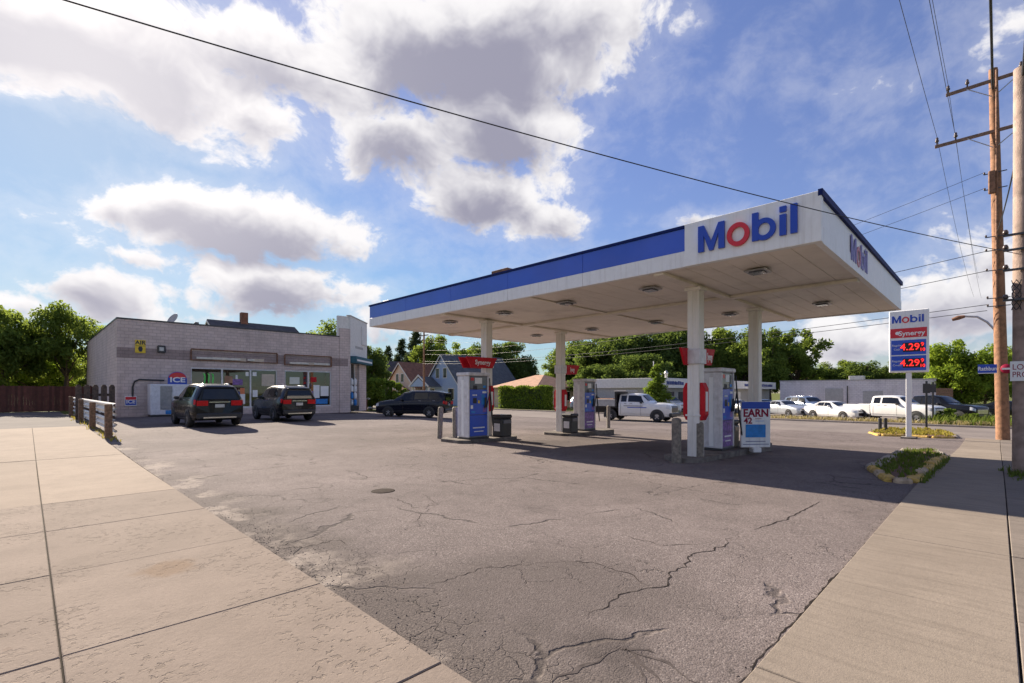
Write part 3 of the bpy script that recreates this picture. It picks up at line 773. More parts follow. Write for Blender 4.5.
def bollard(px, py, top, label, r=.09, mat='bollard_grey', zoff=0, tilt=0):
    p = P(px, py); h = Z(top, p.x, p.y)-p.z
    o = thing('bollard', label, 'bollard', p, 0, 'guard bollards')
    MB().tube([(0, 0, -.1), (tilt*.5, 0, h*.5), (tilt, 0, h-.04)], r, 14).build('post', mat, o)
    MB().lathe([(r, h-.04), (r*.8, h-.01), (r*.4, h+.005), (0, h+.006)], (tilt, 0, 0), n=14).build('cap', mat, o)
    return o
bollard(439.5, 438.5, 407, 'left of the two grey bollards before the leftmost pump, slightly tilted', .095, tilt=.06)
bollard(455, 440.5, 407, 'right of the two grey bollards before the leftmost pump', .095)
bollard(676.5, 463, 418, 'stout grey-brown bollard left of the nearest canopy column', .11)
bollard(699.5, 461, 422, 'dark bollard hidden half behind the nearest canopy column', .1)
bollard(608.5, 428, 405.5, 'slim grey bollard right of the pump before the dump truck', .1)
bollard(880, 432.5, 418, 'left of two short black bollards beside the price sign', .085, 'black_plastic')
bollard(885.5, 431.5, 418, 'right of two short black bollards beside the price sign', .085, 'black_plastic')

def bin_(x, y, z, s, h, label):
    o = thing('waste_bin', label, 'waste bin', (x, y, z), 0, 'waste bins on the pump islands')
    MB().box((0, 0, 0), (s, s, h*.82), bev=.03).build('body', 'black_plastic', o)
    MB().box((-.025, -.025, h*.82), (s+.025, s+.025, h), bev=.05).build('lid', 'black_plastic', o)
    MB().box((s*.15, -.03, h*.60), (s*.85, .01, h*.76), bev=.008).build('opening', 'grey_screen', o)
    MB().box((-.006, s*.2, h*.25), (0, s*.8, h*.6)).build('sticker', 'pump_white', o)
bin_(11.75, 12.25, ZI1, .5, .78, 'black square waste bin right of the leftmost pump')
bin_(15.65, 12.25, ZI2, .48, .8, 'black square waste bin left of the pump in front of the dump truck')
bin_(14.06, 5.25, ZI3, .45, .8, 'black waste bin between the near pump and the advertising board')

# red panels on the columns and the red boards over the pumps
def column_panel(x, y, label, z0=1.0, z1=1.92, hw=.275, z=0):
    o = thing('column_panel', label, 'sign panel', (x, y, z), 0, 'red panels on the canopy columns')
    for sg in (-1, 1):
        a, b = sg*.155, sg*hw
        poly = [(a, z0), (a, z1), (a+(b-a)*.45, z1), (b, z1-.14), (b, z0+.14), (a+(b-a)*.45, z0)]
        MB().prism(poly if sg > 0 else poly[::-1], 'x', -.11, .11).build('panel', 'red_plastic', o)
        q = sorted((b, b+sg*.006))
        MB().box((-.06, q[0], z0+.22), (.06, q[1], z1-.22)).build('printed_label', 'white_print', o)
    MB().box((-.165, -.19, z0+.1), (-.152, .19, z0+.14)).build('strap', 'column_white', o)
    return o
for (x, y), lb in zip(COLS, ('red rounded panels on the nearest canopy column', None, 'red panel on the column behind the leftmost pump', 'red panels on the column beside the pump before the dump truck')):
    if lb: column_panel(x, y, lb, z=g(x, y))
def topper(x0, x1, y, z0, z1, label, colx, coly, off=.26):
    o = thing('pump_sign', label, 'sign', (x0, y, z0), 0, 'red pump signs')
    L_ = x1-x0; H_ = z1-z0
    for k, yy in enumerate((-off, off)):
        L0 = colx-x0+.195 if (off < .2 and k == 0) else 0
        poly = [(L0, H_), (L_, H_), (L_-.22, 0), (L0+(.22 if not L0 else 0), 0)]
        MB().prism(poly, 'y', yy-.03, yy+.03).build('board', 'red_plastic', o)
        poly = [(.06, H_-.05), (.2, H_-.05), (.3, .05), (.26, .05)]
    t = text('Synergy', H_*.62, 'white_print', o, (L_*.52 if off > .2 else (colx-x0+.19+L_-.12)/2, -off-.032, H_*.5), FACE_MY, bold=.004, sx=1 if off > .2 else .38)
    MB().box((colx-x0-.19, coly-y-.19, .02), (colx-x0+.19, coly-y+.19, H_*.95), bev=.01).build('bracket_box', 'pump_white', o)
topper(10.62, 12.05, 13.05, 2.53, 2.9, 'red slanted sign board above the leftmost pump', 11.8, 13.1, .205)
topper(16.1, 17.3, 13.25, 2.45, 2.85, 'red slanted sign board on the column left of the middle pump', 16.2, 13.25, .15)
topper(11.2, 12.45, 5.28, 2.35, 2.76, 'red slanted sign board high on the nearest column', 11.72, 5.28, .15)

# advertising board by the far right column
p = P(753.5, 447); ad = thing('advert_board', 'white advertising board reading EARN before the right rear column', 'sign board', (14.4, 4.78, ZI3-.1), math.radians(-40))
W_, H0, H1 = .86, .14, 1.42
MB().box((-W_/2, -.03, H0), (W_/2, .03, H1), bev=.012).build('board', 'white_metal', ad)
MB().box((-W_/2+.01, -.036, H1-.2), (W_/2-.01, -.0305, H1-.01)).build('header', 'letter_blue', ad)
MB().box((-.3, -.04, .42), (.28, -.0305, .78)).build('blue_field', 'sky_print', ad)
MB().box((-.3, -.036, .30), (.28, -.0305, .315)).build('print_line', 'navy_print', ad)
MB().box((-.38, -.036, .22), (.38, -.0305, .235)).build('print_line', 'navy_print', ad)
text('EARN', .30, 'crimson_print', ad, (0, -.034, 1.09), FACE_MY, bold=.008, sx=.98)
text('42', .24, 'crimson_print', ad, (-.23, -.034, .88), FACE_MY, bold=.006)
MB().box((-.02, -.036, .93), (.16, -.0305, .945)).build('print_line', 'crimson_print', ad)
MB().box((-.02, -.036, .87), (.24, -.0305, .88)).build('print_line', 'sky_print', ad)
MB().box((-.12, -.12, 0), (.12, .12, .14), bev=.02).build('foot', 'white_metal', ad)

# ------------------------------------------------------------------ price sign on its island
SX = 29.3; sy0, sy1 = YX(929, SX), YX(889.5, SX); zt = Z(308.5, SX, sy0); zb = Z(372, SX, sy0)
gz = g(SX, 2.5); syc = (sy0+sy1)/2; SW = sy1-sy0
ps = thing('price_sign', 'tall white and blue price sign reading 4.29 on a white pole', 'price sign', (SX, syc, gz))
zt -= gz; zb -= gz; SH = zt-zb
MB().box((-.16, -SW/2, zb), (.16, SW/2, zt), bev=.03).build('cabinet', 'white_metal', ps)
MB().box((-.1, -.1, .05), (.1, .1, zb), bev=.015).build('pole', 'white_metal', ps)
MB().box((-.3, -.3, 0), (.3, .3, .08), bev=.02).build('base', 'island_concrete', ps)
logo(ps, (-.162, SW*.42, zb+SH*.80), -HP, SW*.235, .012)
def sgn(name, y0, y1, z0, z1, mat, d=.01, parent=ps):
    return MB().box((-.16-d, y0, z0), (-.161, y1, z1)).build(name, mat, parent)
sgn('red_band', -SW*.46, SW*.46, zb+SH*.56, zb+SH*.71, 'letter_red')
text('Synergy', SH*.105, 'white_print', ps, (-.172, -SW*.08, zb+SH*.625), FACE_MX, bold=.006)
mb = MB(); mb.lathe([(.0, 0), (SW*.055, 0)], (-.1715, SW*.28, zb+SH*.635), 'x', 16); mb.build('emblem', 'white_print', ps)
for k in (0, 1):
    a = zb+SH*(.285-.255*k); b = a+SH*.235
    pp = sgn('price_panel', -SW*.44, SW*.44, a, b, 'blue_face', .012)
    MB().box((-.178, -SW*.39, a+SH*.045), (-.1725, SW*.14, b-SH*.045), bev=.002).build('led_field', 'led_black', pp)
    text('4.29', SH*.15, 'led_red', pp, (-.180, -SW*.04, (a+b)/2), FACE_MX, name='led_digits', bold=.003, sx=.95)
    text('9', SH*.085, 'led_red', pp, (-.180, -SW*.35, (a+b)/2+SH*.035), FACE_MX, name='led_digits', bold=.002)
    text('10', SH*.07, 'led_red', pp, (-.180, -SW*.35, (a+b)/2-SH*.045), FACE_MX, name='led_digits', bold=.002)
    text('Regular' if k == 0 else 'Regular', SH*.042, 'white_print', pp, (-.1735, SW*.29, (a+b)/2+SH*.035), FACE_MX)
    text('Cash' if k == 0 else 'Credit', SH*.042, 'white_print', pp, (-.1735, SW*.29, (a+b)/2-SH*.03), FACE_MX)

# ------------------------------------------------------------------ grass islands
def blades(name, pts, h, mat, parent=None, n=6, wd=.012):
    mb = MB()
    for p in pts:
        for _ in range(n):
            a = random.uniform(0, 6.28); l = h*random.uniform(.4, 1.2); lean = random.uniform(.15, .8)*l
            bx, by = p[0]+random.gauss(0, .03), p[1]+random.gauss(0, .03); z = p[2]
            dx, dy = math.cos(a), math.sin(a); w2 = wd*random.uniform(.6, 1.5)
            mb.add([(bx-dy*w2, by+dx*w2, z), (bx+dy*w2, by-dx*w2, z), (bx+dx*lean*.45+dy*w2*.7, by+dy*lean*.45-dx*w2*.7, z+l*.65),
                    (bx+dx*lean, by+dy*lean, z+l), (bx+dx*lean*.45-dy*w2*.7, by+dy*lean*.45+dx*w2*.7, z+l*.65)], [(0, 1, 2, 4), (4, 2, 3)])
    return mb.build(name, mat, parent)
def inpoly(poly, n):
    xs = [p[0] for p in poly]; ys = [p[1] for p in poly]; out = []
    while len(out) < n:
        x, y = random.uniform(min(xs), max(xs)), random.uniform(min(ys), max(ys)); c = False
        for i in range(len(poly)):
            a, b = poly[i], poly[i-1]
            if (a[1] > y) != (b[1] > y) and x < (b[0]-a[0])*(y-a[1])/(b[1]-a[1])+a[0]: c = not c
        if c: out.append((x, y, g(x, y)))
    return out
def stones(poly, parent, sizes, mats, closed=True):
    n = len(poly)
    for i in range(n if closed else n-1):
        a, b = Vector(poly[i]), Vector(poly[(i+1) % n]); Ls = (b-a).length; k = max(1, round(Ls/sizes)); t = (b-a)/Ls
        for j in range(k):
            c = a+t*(Ls*(j+.5)/k); hl = Ls/k/2*random.uniform(.85, .97); hw = random.uniform(.09, .13); hh = random.uniform(.07, .13)
            m = Matrix.Translation((c.x, c.y, g(c.x, c.y)-.05)) @ Matrix.Rotation(math.atan2(t.y, t.x)+random.uniform(-.06, .06), 4, 'Z') @ Matrix.Rotation(random.uniform(-.08, .08), 4, 'X')
            MB().box((-hl, -hw, 0), (hl, hw, hh+.05), bev=.045, m=m).build('kerb_stone', random.choice(mats), parent)
gp = [P(*q) for q in ((872, 470), (892, 482.5), (911, 483), (943, 458), (936, 452), (905, 451.5))]
gpoly = [(p.x, p.y) for p in gp]
n_ = len(gpoly); isl = MB().add([(x, y, g(x, y)-.2) for x, y in gpoly]+[(x, y, g(x, y)+.07) for x, y in gpoly], [tuple(range(n_, 2*n_))]+[(i, (i+1) % n_, n_+(i+1) % n_, n_+i) for i in range(n_)])
isl = isl.build('planting_bed', 'soil'); tag(isl, 'small shaded grass bed edged with yellow stones near the pavement', 'planting bed')
stones(gpoly[:4], isl, .55, ['stone_yellow', 'stone_yellow', 'stone_yellow', 'stone_tan'], False)
stones(gpoly[3:]+gpoly[:1], isl, .6, ['kerb'], False)
struct(blades('bed_grass', [(x, y, z+.06) for x, y, z in inpoly(gpoly, 280)], .10, 'grass_green', isl, 6), 'stuff')
edge = [P(914+i*1.1, 484-i*.9) for i in range(28)]
struct(blades('edge_weeds', [(p.x+random.gauss(0, .06), p.y-.12, p.z) for p in edge], .16, 'grass_green', isl, 7), 'stuff')
g2 = [P(*q) for q in ((870, 433), (880, 436), (905, 436.5), (930, 438), (956, 438.5), (948, 434), (925, 430.5), (890, 430))]
g2p = [(p.x, p.y) for p in g2]
isl2 = MB().prism(g2p, 'z', -.75, g(29, 2)+.09).build('planting_bed', 'soil'); tag(isl2, 'low weedy bed with yellow kerb at the foot of the price sign', 'planting bed')
stones(g2p[:5], isl2, .8, ['stone_yellow'], False); stones(g2p[4:]+g2p[:1], isl2, .9, ['stone_yellow', 'kerb'], False)
struct(blades('bed_grass', [(x, y, z+.1) for x, y, z in inpoly(g2p, 330)], .13, 'grass_mixed', isl2, 6, .02), 'stuff')

# ------------------------------------------------------------------ utility poles and wires
def hang(a, b, sag, n=24):
    a, b = Vector(a), Vector(b)
    return [a.lerp(b, i/n)-Vector((0, 0, 4*sag*(i/n)*(1-i/n))) for i in range(n+1)]
def wire(a, b, sag, r, label, group='overhead wires'):
    o = MB().tube(hang(a, b, sag), r, 6).build('overhead_wire', 'wire_black'); return tag(o, label, 'wire', group)
pb = P(1003, 440); PX1, PY1 = pb.x, pb.y
ztop = Z(65, PX1, PY1)
def lathe_pole(pts, r0, r1, n=14): return MB().tube(pts, [r0+(r1-r0)*i/(len(pts)-1) for i in range(len(pts))], n)
up1 = thing('utility_pole', 'tall orange-brown utility pole with two crossarms at the right', 'utility pole', (PX1, PY1, pb.z), 0, 'utility poles')
ht = ztop-pb.z; lean = -.32                                  # leans slightly to the image left
LP = lambda z: Vector((lean*z/ht*-.3, -lean*z/ht, z))
lathe_pole([LP(ht*i/10) for i in range(11)], .24, .155).build('shaft', 'pole_wood', up1)
def crossarm(parent, c, yl, yr, name='crossarm'):
    o = MB().box((c.x-.22, yr, c.z-.07), (c.x-.12, yl, c.z+.07), bev=.01).build(name, 'arm_wood', parent)
    for s_, ye in ((1, min(yl, c.y+.9)), (-1, max(yr, c.y-.9))):
        MB().tube([(c.x-.235, ye, c.z-.05), (c.x-.235, c.y+s_*.05, c.z-.75)], .02, 6).build('brace', 'galvanised', o)
    for y in (yl-.08, yl-.75, yr+.08, yr+.75):
        MB().lathe([(.0, 0), (.03, 0), (.03, .12), (.07, .14), (.08, .2), (.05, .24), (.06, .3), (.03, .36), (0, .37)], (c.x-.17, y, c.z+.07), n=10).build('insulator', 'insulator', o)
z1 = Z(94, PX1, 1.5)-pb.z; z2 = Z(146, PX1, 1.9)-pb.z
c1, c2 = LP(z1), LP(z2)
crossarm(up1, c1, YX(946, PX1)-PY1, c1.y*2-(YX(946, PX1)-PY1)); crossarm(up1, c2, YX(935, PX1)-PY1, c2.y*2-(YX(935, PX1)-PY1))
for (py, s_) in ((172, .7), (188, .7), (236, -.6), (250, -.6), (270, .6), (298, -.7), (306, -.7)):
    zz = Z(py, PX1, PY1)-pb.z; q = LP(zz)
    MB().box((q.x-.28, q.y-.36, q.z-.018), (q.x-.24, q.y+.4, q.z+.018)).build('bracket', 'steel_dark', up1)
    MB().lathe([(0, 0), (.035, .01), (.04, .05), (.03, .09), (0, .1)], (q.x-.26, q.y+.38, q.z+.018), n=8).build('insulator', 'insulator', up1)
zz = Z(182, PX1, PY1)-pb.z; q = LP(zz); MB().box((q.x-.4, q.y+.02, q.z-.5), (q.x-.22, q.y+.26, q.z+.55), bev=.04).build('cutout_box', 'rust', up1)
MB().tube([(q.x-.27, q.y-.02, 6), (q.x-.25, q.y-.02, ht-.2)], .05, 8).build('riser_cable', 'rust', up1)
A1 = Vector((PX1, PY1, pb.z))
pb2 = P(1023, 476); h2 = Z(68, pb2.x, pb2.y)-pb2.z
up2 = thing('utility_pole', 'weathered pinkish grey utility pole cut by the right edge', 'utility pole', pb2, 0, 'utility poles')
lathe_pole([(0, 0, h2*i/8) for i in range(9)], .165, .145).build('shaft', 'pole_grey', up2)
MB().tube([(-.1, -.14, 0), (-.1, -.14, 3.2)], .05, 8).build('conduit', 'galvanised', up2)
for (py, s_) in ((235, .3), (250, .3), (270, .25), (300, .35)):
    zz = Z(py, pb2.x, pb2.y)-pb2.z
    MB().box((-.22, -.2, zz-.02), (-.15, .3, zz+.02)).build('bracket', 'steel_dark', up2)
    MB().lathe([(0, 0), (.04, .01), (.05, .05), (.03, .1), (0, .11)], (-.185, .26, zz+.02), n=8).build('insulator', 'insulator', up2)
mb = MB(); zz = Z(296, pb2.x, pb2.y)-pb2.z
for i in range(4): mb.tube([(-.19+.03*math.sin(j*.9+i), .10+.07*math.cos(j*.7+i*1.6), zz-.3+.07*j) for j in range(10)], .008, 5)
mb.build('cable_loops', 'wire_black', up2)
# sign fixed to the second pole
zz0, zz1 = Z(381, pb2.x-.25, pb2.y), Z(361, pb2.x-.25, pb2.y)
ys0, ys1 = YX(1010, pb2.x-.22), YX(1044, pb2.x-.22)
ls = thing('notice_sign', 'white notice sign with red lettering fixed to the pole at the right edge', 'sign', (pb2.x-.2, (ys0+ys1)/2, zz0))
hw_ = abs(ys0-ys1)/2; hh_ = zz1-zz0
MB().box((-.02, -hw_, 0), (.0, hw_, hh_), bev=.004).build('plate', 'white_metal', ls)
text('LOITERING', hh_*.40, 'crimson_print', ls, (-.022, hw_-.03, hh_*.70), FACE_MX, depth=.002, sx=.8, align='LEFT')
text('PROHIBITED', hh_*.40, 'crimson_print', ls, (-.022, hw_-.03, hh_*.32), FACE_MX, depth=.002, sx=.74, align='LEFT')
# left pole out of frame carries the long cable
wire((pb2.x-.1, pb2.y+.12, Z(253, pb2.x, pb2.y)), (-1.8, 6.84, 5.42), .22, .0075, 'long black cable crossing the sky and passing before the canopy lettering')
up3 = thing('utility_pole', 'slim service pole on the verge left of the frame holding the long cable', 'utility pole', (-1.85, 6.86, 0), 0, 'utility poles')
lathe_pole([(0, 0, 5.9*i/6) for i in range(7)], .11, .09).build('shaft', 'pole_grey', up3)
# primaries along the pavement, overhead and onwards
for (py, ys, lb) in ((138, YX(935, PX1)-.08, 'thin upper wire from the lower crossarm, left end'), (138, YX(935, PX1)-.75, 'thin upper wire from the lower crossarm, inner pin'),
                     (86, YX(946, PX1)-.08, 'thin upper wire from the upper crossarm, left end')):
    zz = Z(py, PX1, ys)
    wire((PX1-.17, ys, zz), (-45, ys+.2, zz+.4), 1.0, .009, lb+' towards the viewer'); wire((PX1-.17, ys, zz), (85, ys, zz-.3), .8, .009, lb+' towards the trees')
wire(A1+LP(ht-1.0)+Vector((-.25, .03, 0)), (-45, .4, ht+1.0), .3, .045, 'thick twisted black cable rising from the top of the brown pole')
wire((pb2.x, pb2.y, pb2.z+h2-.2), (-40, pb2.y, pb2.z+h2+.8), .3, .03, 'thick twisted black cable rising from the grey pole top')
wire((pb2.x, pb2.y-.1, pb2.z+h2-.5), A1+LP(Z(230, PX1, PY1)-pb.z), .3, .02, 'cable between the grey and the brown pole')
# far pole across the street and the wires to it
fp = Vector((43.2, YX(424, 43.2), -.5)); fz = Z(331, fp.x, fp.y)+.5
up4 = thing('utility_pole', 'slim brown utility pole in front of the houses across the street', 'utility pole', fp, 0, 'utility poles')
lathe_pole([(0, 0, fz*i/6) for i in range(7)], .17, .12).build('shaft', 'pole_wood', up4)
MB().box((-.06, -1.1, fz-.75), (.06, 1.1, fz-.62)).build('crossarm', 'dark_wood', up4)
for i, (py, zz, sag) in enumerate(((172, 10.2, 2.4), (188, 9.9, 2.4), (252, 8.6, 1.3), (272, 8.0, 1.3), (306, 6.9, .8), (312, 6.6, .8))):
    wire(A1+LP(Z(py, PX1, PY1)-pb.z)+Vector((-.25, .4, .1)), fp+Vector((0, .2*i-.5, zz)), sag,   .009 if i < 2 else .014,
         'wire running from the brown pole to the far street pole, %s of six' % ('topmost', 'second', 'third', 'fourth', 'fifth', 'lowest')[i])

# street light and street name sign
stp = Vector((33.5, YX(1000, 33.5), -.5))
sl_ = thing('street_lamp', 'curved arm street lamp reaching left from behind the brown pole', 'street lamp', stp)
zA = Z(318, 33.5, 1); ya = YX(952, 33.5)-stp.y
arm = [(0, 0, 0), (0, 0, Z(345, 33.5, 0)+.5), (0, .1, Z(333, 33.5, .5)+.5), (0, .45, Z(323, 33.5, .8)+.5), (0, .8, Z(317.5, 33.5, 1)+.5), (0, ya*.72, Z(316.5, 33.5, 1.2)+.5), (0, ya*.8, Z(317, 33.5, 1.5)+.5)]
MB().tube(arm, .05, 8).build('arm', 'galvanised', sl_)
MB().tube([(0, ya*.72, arm[-2][2]), (0, ya*.86, arm[-2][2]-.04), (0, ya, arm[-2][2]-.12)], [.07, .12, .08], 8).build('lamp_head', 'rust', sl_)
ssx = PX1-.35; yb = YX(978, ssx); ya_ = YX(997, ssx)
sn = thing('street_name_sign', 'blue street name plate with white lettering on the brown pole', 'street sign', (ssx, (yb+ya_)/2, Z(373.5, ssx, .3)))
hwid = (yb-ya_)/2; hgt = Z(364.5, ssx, .3)-Z(373.5, ssx, .3)
MB().box((-.02, -hwid, 0), (.02, hwid, hgt), bev=.003).build('plate', 'letter_blue', sn)
MB().box((-.024, -hwid, 0), (-.0205, hwid, .03)).build('border', 'white_print', sn)
text('Rathbun', hgt*.6, 'white_print', sn, (-.022, 0, hgt*.52), FACE_MX, depth=.003, sx=.75, bold=.004)
rs = thing('round_sign', 'dark red round sign fixed on the brown pole beside the street name', 'sign', (PX1-.28, PY1-.12, Z(369, PX1, PY1)))
MB().lathe([(0, -.02), (.2, -.02), (.21, 0), (.2, .01), (0, .012)], (0, 0, 0), 'x', 24).build('disc', 'crimson_print', rs)
MB().box((-.03, -.16, -.04), (-.021, .16, .04)).build('bar', 'white_print', rs)
for (px, py, tp, lb) in ((926.5, 430, 381, 'thin dark sign post right of the price sign pole'), (933, 424, 382, 'short dark post with fittings right of the price sign')):
    q = P(px, py); hh = Z(tp, q.x, q.y)-q.z
    o = thing('sign_post', lb, 'post', q); MB().box((-.04, -.05, -.1), (.04, .05, hh), bev=.008).build('post', 'steel_dark', o)
    MB().box((-.05, -.16, hh-.7), (-.04, .16, hh-.15)).build('plate', 'steel_dark', o)

# ------------------------------------------------------------------ store
SY = 37.6; SX0 = XY(117, SY); SX1 = XY(350, SY); SZ = .15; ST = 6.12
st = thing('store_building', 'low pinkish block store with dark band, display windows and white corner tower', 'building', (SX0, SY, 0))
SLX = lambda x, y, z: (x-SX0, y-SY, z)
def sbox(name, a, b, mat, parent=st, bev=0): return MB().box(SLX(*a), SLX(*b), bev=bev).build(name, mat, parent)
def sx(px): return XY(px, SY)
def sz(px, py): return Z(py, sx(px), SY)
wins = [(191, 277, [(192, 221.5), (223, 250), (251.5, 276)], sz(230, 367.5), sz(230, 409)), (285, 331, [(286, 307.5), (309.5, 330)], sz(308, 371.5), sz(308, 405.5))]
zw1 = (wins[0][3]+wins[1][3])/2; zw0 = (wins[0][4]+wins[1][4])/2
xa = SX0; TW = .3
bz0 = sz(230, 361.8); bz1 = bz0+.62
for (a, b, _, _, _) in wins:
    sbox('wall', (xa, SY, 0), (sx(a), SY+TW, bz0), 'block_wall'); xa = sx(b)
    sbox('wall', (sx(a), SY, 0), (sx(b), SY+TW, zw0), 'block_wall')
    sbox('wall', (sx(a), SY, zw1), (sx(b), SY+TW, bz0), 'block_wall')
sbox('wall', (xa, SY, 0), (SX1-.9, SY+TW, bz0), 'block_wall')
sbox('wall_band', (SX0, SY-.012, bz0), (SX1-.9, SY+TW, bz1), 'block_band')
sbox('wall', (SX0, SY, bz1), (SX1-.9, SY+TW, ST), 'block_wall')
sbox('side_wall', (SX0, SY+TW, 0), (SX0+TW, SY+21, ST), 'block_wall')
sbox('rear_wall', (SX0+TW, SY+20.7, 0), (SX1+2.5, SY+21, ST), 'block_wall')
sbox('parapet_coping', (SX0-.03, SY-.03, ST), (SX1-.9, SY+TW+.03, ST+.09), 'steel_dark')
sbox('parapet_coping', (SX0-.03, SY+TW+.03, ST), (SX0+TW+.03, SY+21, ST+.09), 'steel_dark')
sbox('flat_roof', (SX0+TW, SY+TW, ST-.8), (SX1-.3, SY+20.7, ST-.6), 'roof_dark'); sbox('flat_roof', (SX1-.3, SY+4.2, ST-.8), (SX1+2.9, SY+20.7, ST-.6), 'roof_dark')
sbox('pillar', (SX1-.9, SY-.06, 0), (SX1, SY+.5, sz(345, 328.5)), 'block_wall')
sbox('pillar_band', (SX1-.902, SY-.072, bz0), (SX1-.2, SY-.0605, bz1), 'block_band')
for (a, b, panes, _, _) in wins:
    for i, (c, d) in enumerate(panes):
        f = sbox('window', (sx(c), SY+.10, zw0+.05), (sx(d), SY+.13, zw1-.05), 'glass_dark')
    for c in [a]+[(panes[i][1]+panes[i+1][0])/2 for i in range(len(panes)-1)]+[b]:
        sbox('window_frame', (sx(c)-.05, SY+.03, zw0), (sx(c)+.05, SY+.15, zw1), 'frame_white', bev=.008)
    sbox('window_frame', (sx(a)+.05, SY+.035, zw1-.09), (sx(b)-.05, SY+.15, zw1), 'frame_white')
    sbox('window_frame', (sx(a)+.05, SY+.035, zw0), (sx(b)-.05, SY+.15, zw0+.09), 'frame_white')
def poster(px0, px1, py0, py1, mat, name='poster', d=.095):
    return sbox(name, (sx(px0), SY+d-.008, sz(px0, py1)), (sx(px1), SY+d, sz(px0, py0)), mat)
for i in range(3):                                      # green claw marks
    x0 = sx(204+i*4.2); mb = MB()
    zt_ = sz(206, 373); zb_ = sz(206, 384-(i == 1)*1.5)
    mb.prism([(x0-.05, zt_), (x0+.10, zt_-.06), (x0+.12, zb_+.3), (x0+.05, zb_-.12), (x0, zb_+.15), (x0+.03, zb_+.5)][::-1], 'y', SY+.088, SY+.094)
    o = mb.build('green_claw_mark', 'green_print', st); o.location = (-SX0, -SY, 0)
poster(233, 243, 379, 385, 'purple_print'); poster(236, 238, 375, 379, 'white_print'); poster(246, 249, 372, 376, 'white_print'); poster(253, 257, 372, 376, 'white_print')
poster(225, 233, 376, 383, 'roof_orange', d=.097); poster(262, 275, 374, 386, 'siding_tan', d=.0975); poster(240.5, 245, 388, 394, 'orange_print'); poster(240.5, 245.5, 394, 404, 'white_print')
poster(253, 258, 390, 397, 'white_print'); poster(290, 300, 377, 384, 'car_silver'); poster(311, 317, 377, 382, 'red_plastic')
poster(314, 320, 385, 398, 'white_print'); poster(321, 329, 386, 396, 'white_print'); poster(313, 328, 399, 404, 'sky_print'); poster(309.8, 313.5, 391, 401, 'purple_print')
# empty sign cabinets above the windows, with lamp strips
for (a, b, t, bt, lamps) in ((191, 277, 351, 362, ((196, 240), (247, 254))), (284.5, 331, 355.5, 366, ((289, 308), (313, 329)))):
    zt_, zb_ = sz((a+b)/2, t-.3), sz((a+b)/2, bt)
    sc = sbox('sign_cabinet', (sx(a), SY-.10, zt_-.07), (sx(b), SY-.0125, zt_), 'rust')
    for c in (a, b): sbox('sign_cabinet_side', (sx(c)-.04, SY-.1, zb_), (sx(c)+.04, SY-.0125, zt_-.07), 'rust')
    sbox('sign_cabinet_base', (sx(a)+.04, SY-.1, zb_), (sx(b)-.04, SY-.0125, zb_+.06), 'rust')
    for (c, d) in lamps: sbox('lamp_strip', (sx(c), SY-.16, zb_+.10), (sx(d), SY-.04, zb_+.24), 'tube_lamp', bev=.02)
    for k in range(3):
        c = a+(b-a)*(.25+.22*k); sbox('bracket', (sx(c), SY-.04, zb_+.06), (sx(c)+.9, SY-.0125, zb_+.28), 'siding_tan')
gm = bpy.data.materials.new('shop_glass'); gm.use_nodes = True; t_ = NT(gm.node_tree); t_.n.clear()
tr_ = t_.new('ShaderNodeBsdfTransparent'); tr_.inputs[0].default_value = (.38, .39, .40, 1); gl_ = t_.new('ShaderNodeBsdfGlossy'); gl_.inputs['Roughness'].default_value = .02
fr_ = t_.new('ShaderNodeFresnel'); fr_.inputs[0].default_value = 1.5; mx_ = t_.new('ShaderNodeMixShader')
t_.l.new(t_.math('ADD', fr_.outputs[0], .06), mx_.inputs[0]); t_.l.new(tr_.outputs[0], mx_.inputs[1]); t_.l.new(gl_.outputs[0], mx_.inputs[2])
t_.l.new(mx_.outputs[0], t_.new('ShaderNodeOutputMaterial').inputs[0]); MATS['shop_glass'] = gm
for o_ in st.children:
    if o_.name.split('.')[0] == 'window': o_.data.materials[0] = gm
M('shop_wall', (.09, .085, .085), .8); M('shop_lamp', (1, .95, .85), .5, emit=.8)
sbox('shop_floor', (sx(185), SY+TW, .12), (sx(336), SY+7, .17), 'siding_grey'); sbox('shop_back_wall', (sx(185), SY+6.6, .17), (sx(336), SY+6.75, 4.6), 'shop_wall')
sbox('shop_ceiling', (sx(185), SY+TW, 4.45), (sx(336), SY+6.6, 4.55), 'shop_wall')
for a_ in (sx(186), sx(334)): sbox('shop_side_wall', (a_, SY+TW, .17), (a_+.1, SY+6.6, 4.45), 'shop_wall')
for k_ in range(5): sbox('ceiling_lamp', (sx(198+k_*28), SY+2.2, 4.38), (sx(198+k_*28)+.25, SY+4.6, 4.445), 'shop_lamp')
gm_ = ['letter_red', 'sky_print', 'air_yellow', 'white_print', 'green_print', 'orange_print', 'navy_print', 'siding_tan']
random.seed(21)
for (y_, zt2) in ((1.1, 1.5), (2.8, 1.9), (6.2, 2.6)):
    mb = MB(); x_ = sx(194)
    while x_ < sx(329):
        for z_ in np.arange(.35, zt2, .45):
            h_ = random.uniform(.2, .4)
            if random.random() < .88: mb.box(SLX(x_, SY+y_, z_), SLX(x_+.28, SY+y_+.25, z_+h_), mi=random.randrange(8))
        x_ += .32
    struct(mb.build('shelf_goods', gm_, st), 'stuff')
    for z_ in np.arange(.35, zt2, .45): sbox('shelf', (sx(194), SY+y_-.02, z_-.04), (sx(329), SY+y_+.4, z_-.005), 'siding_grey')
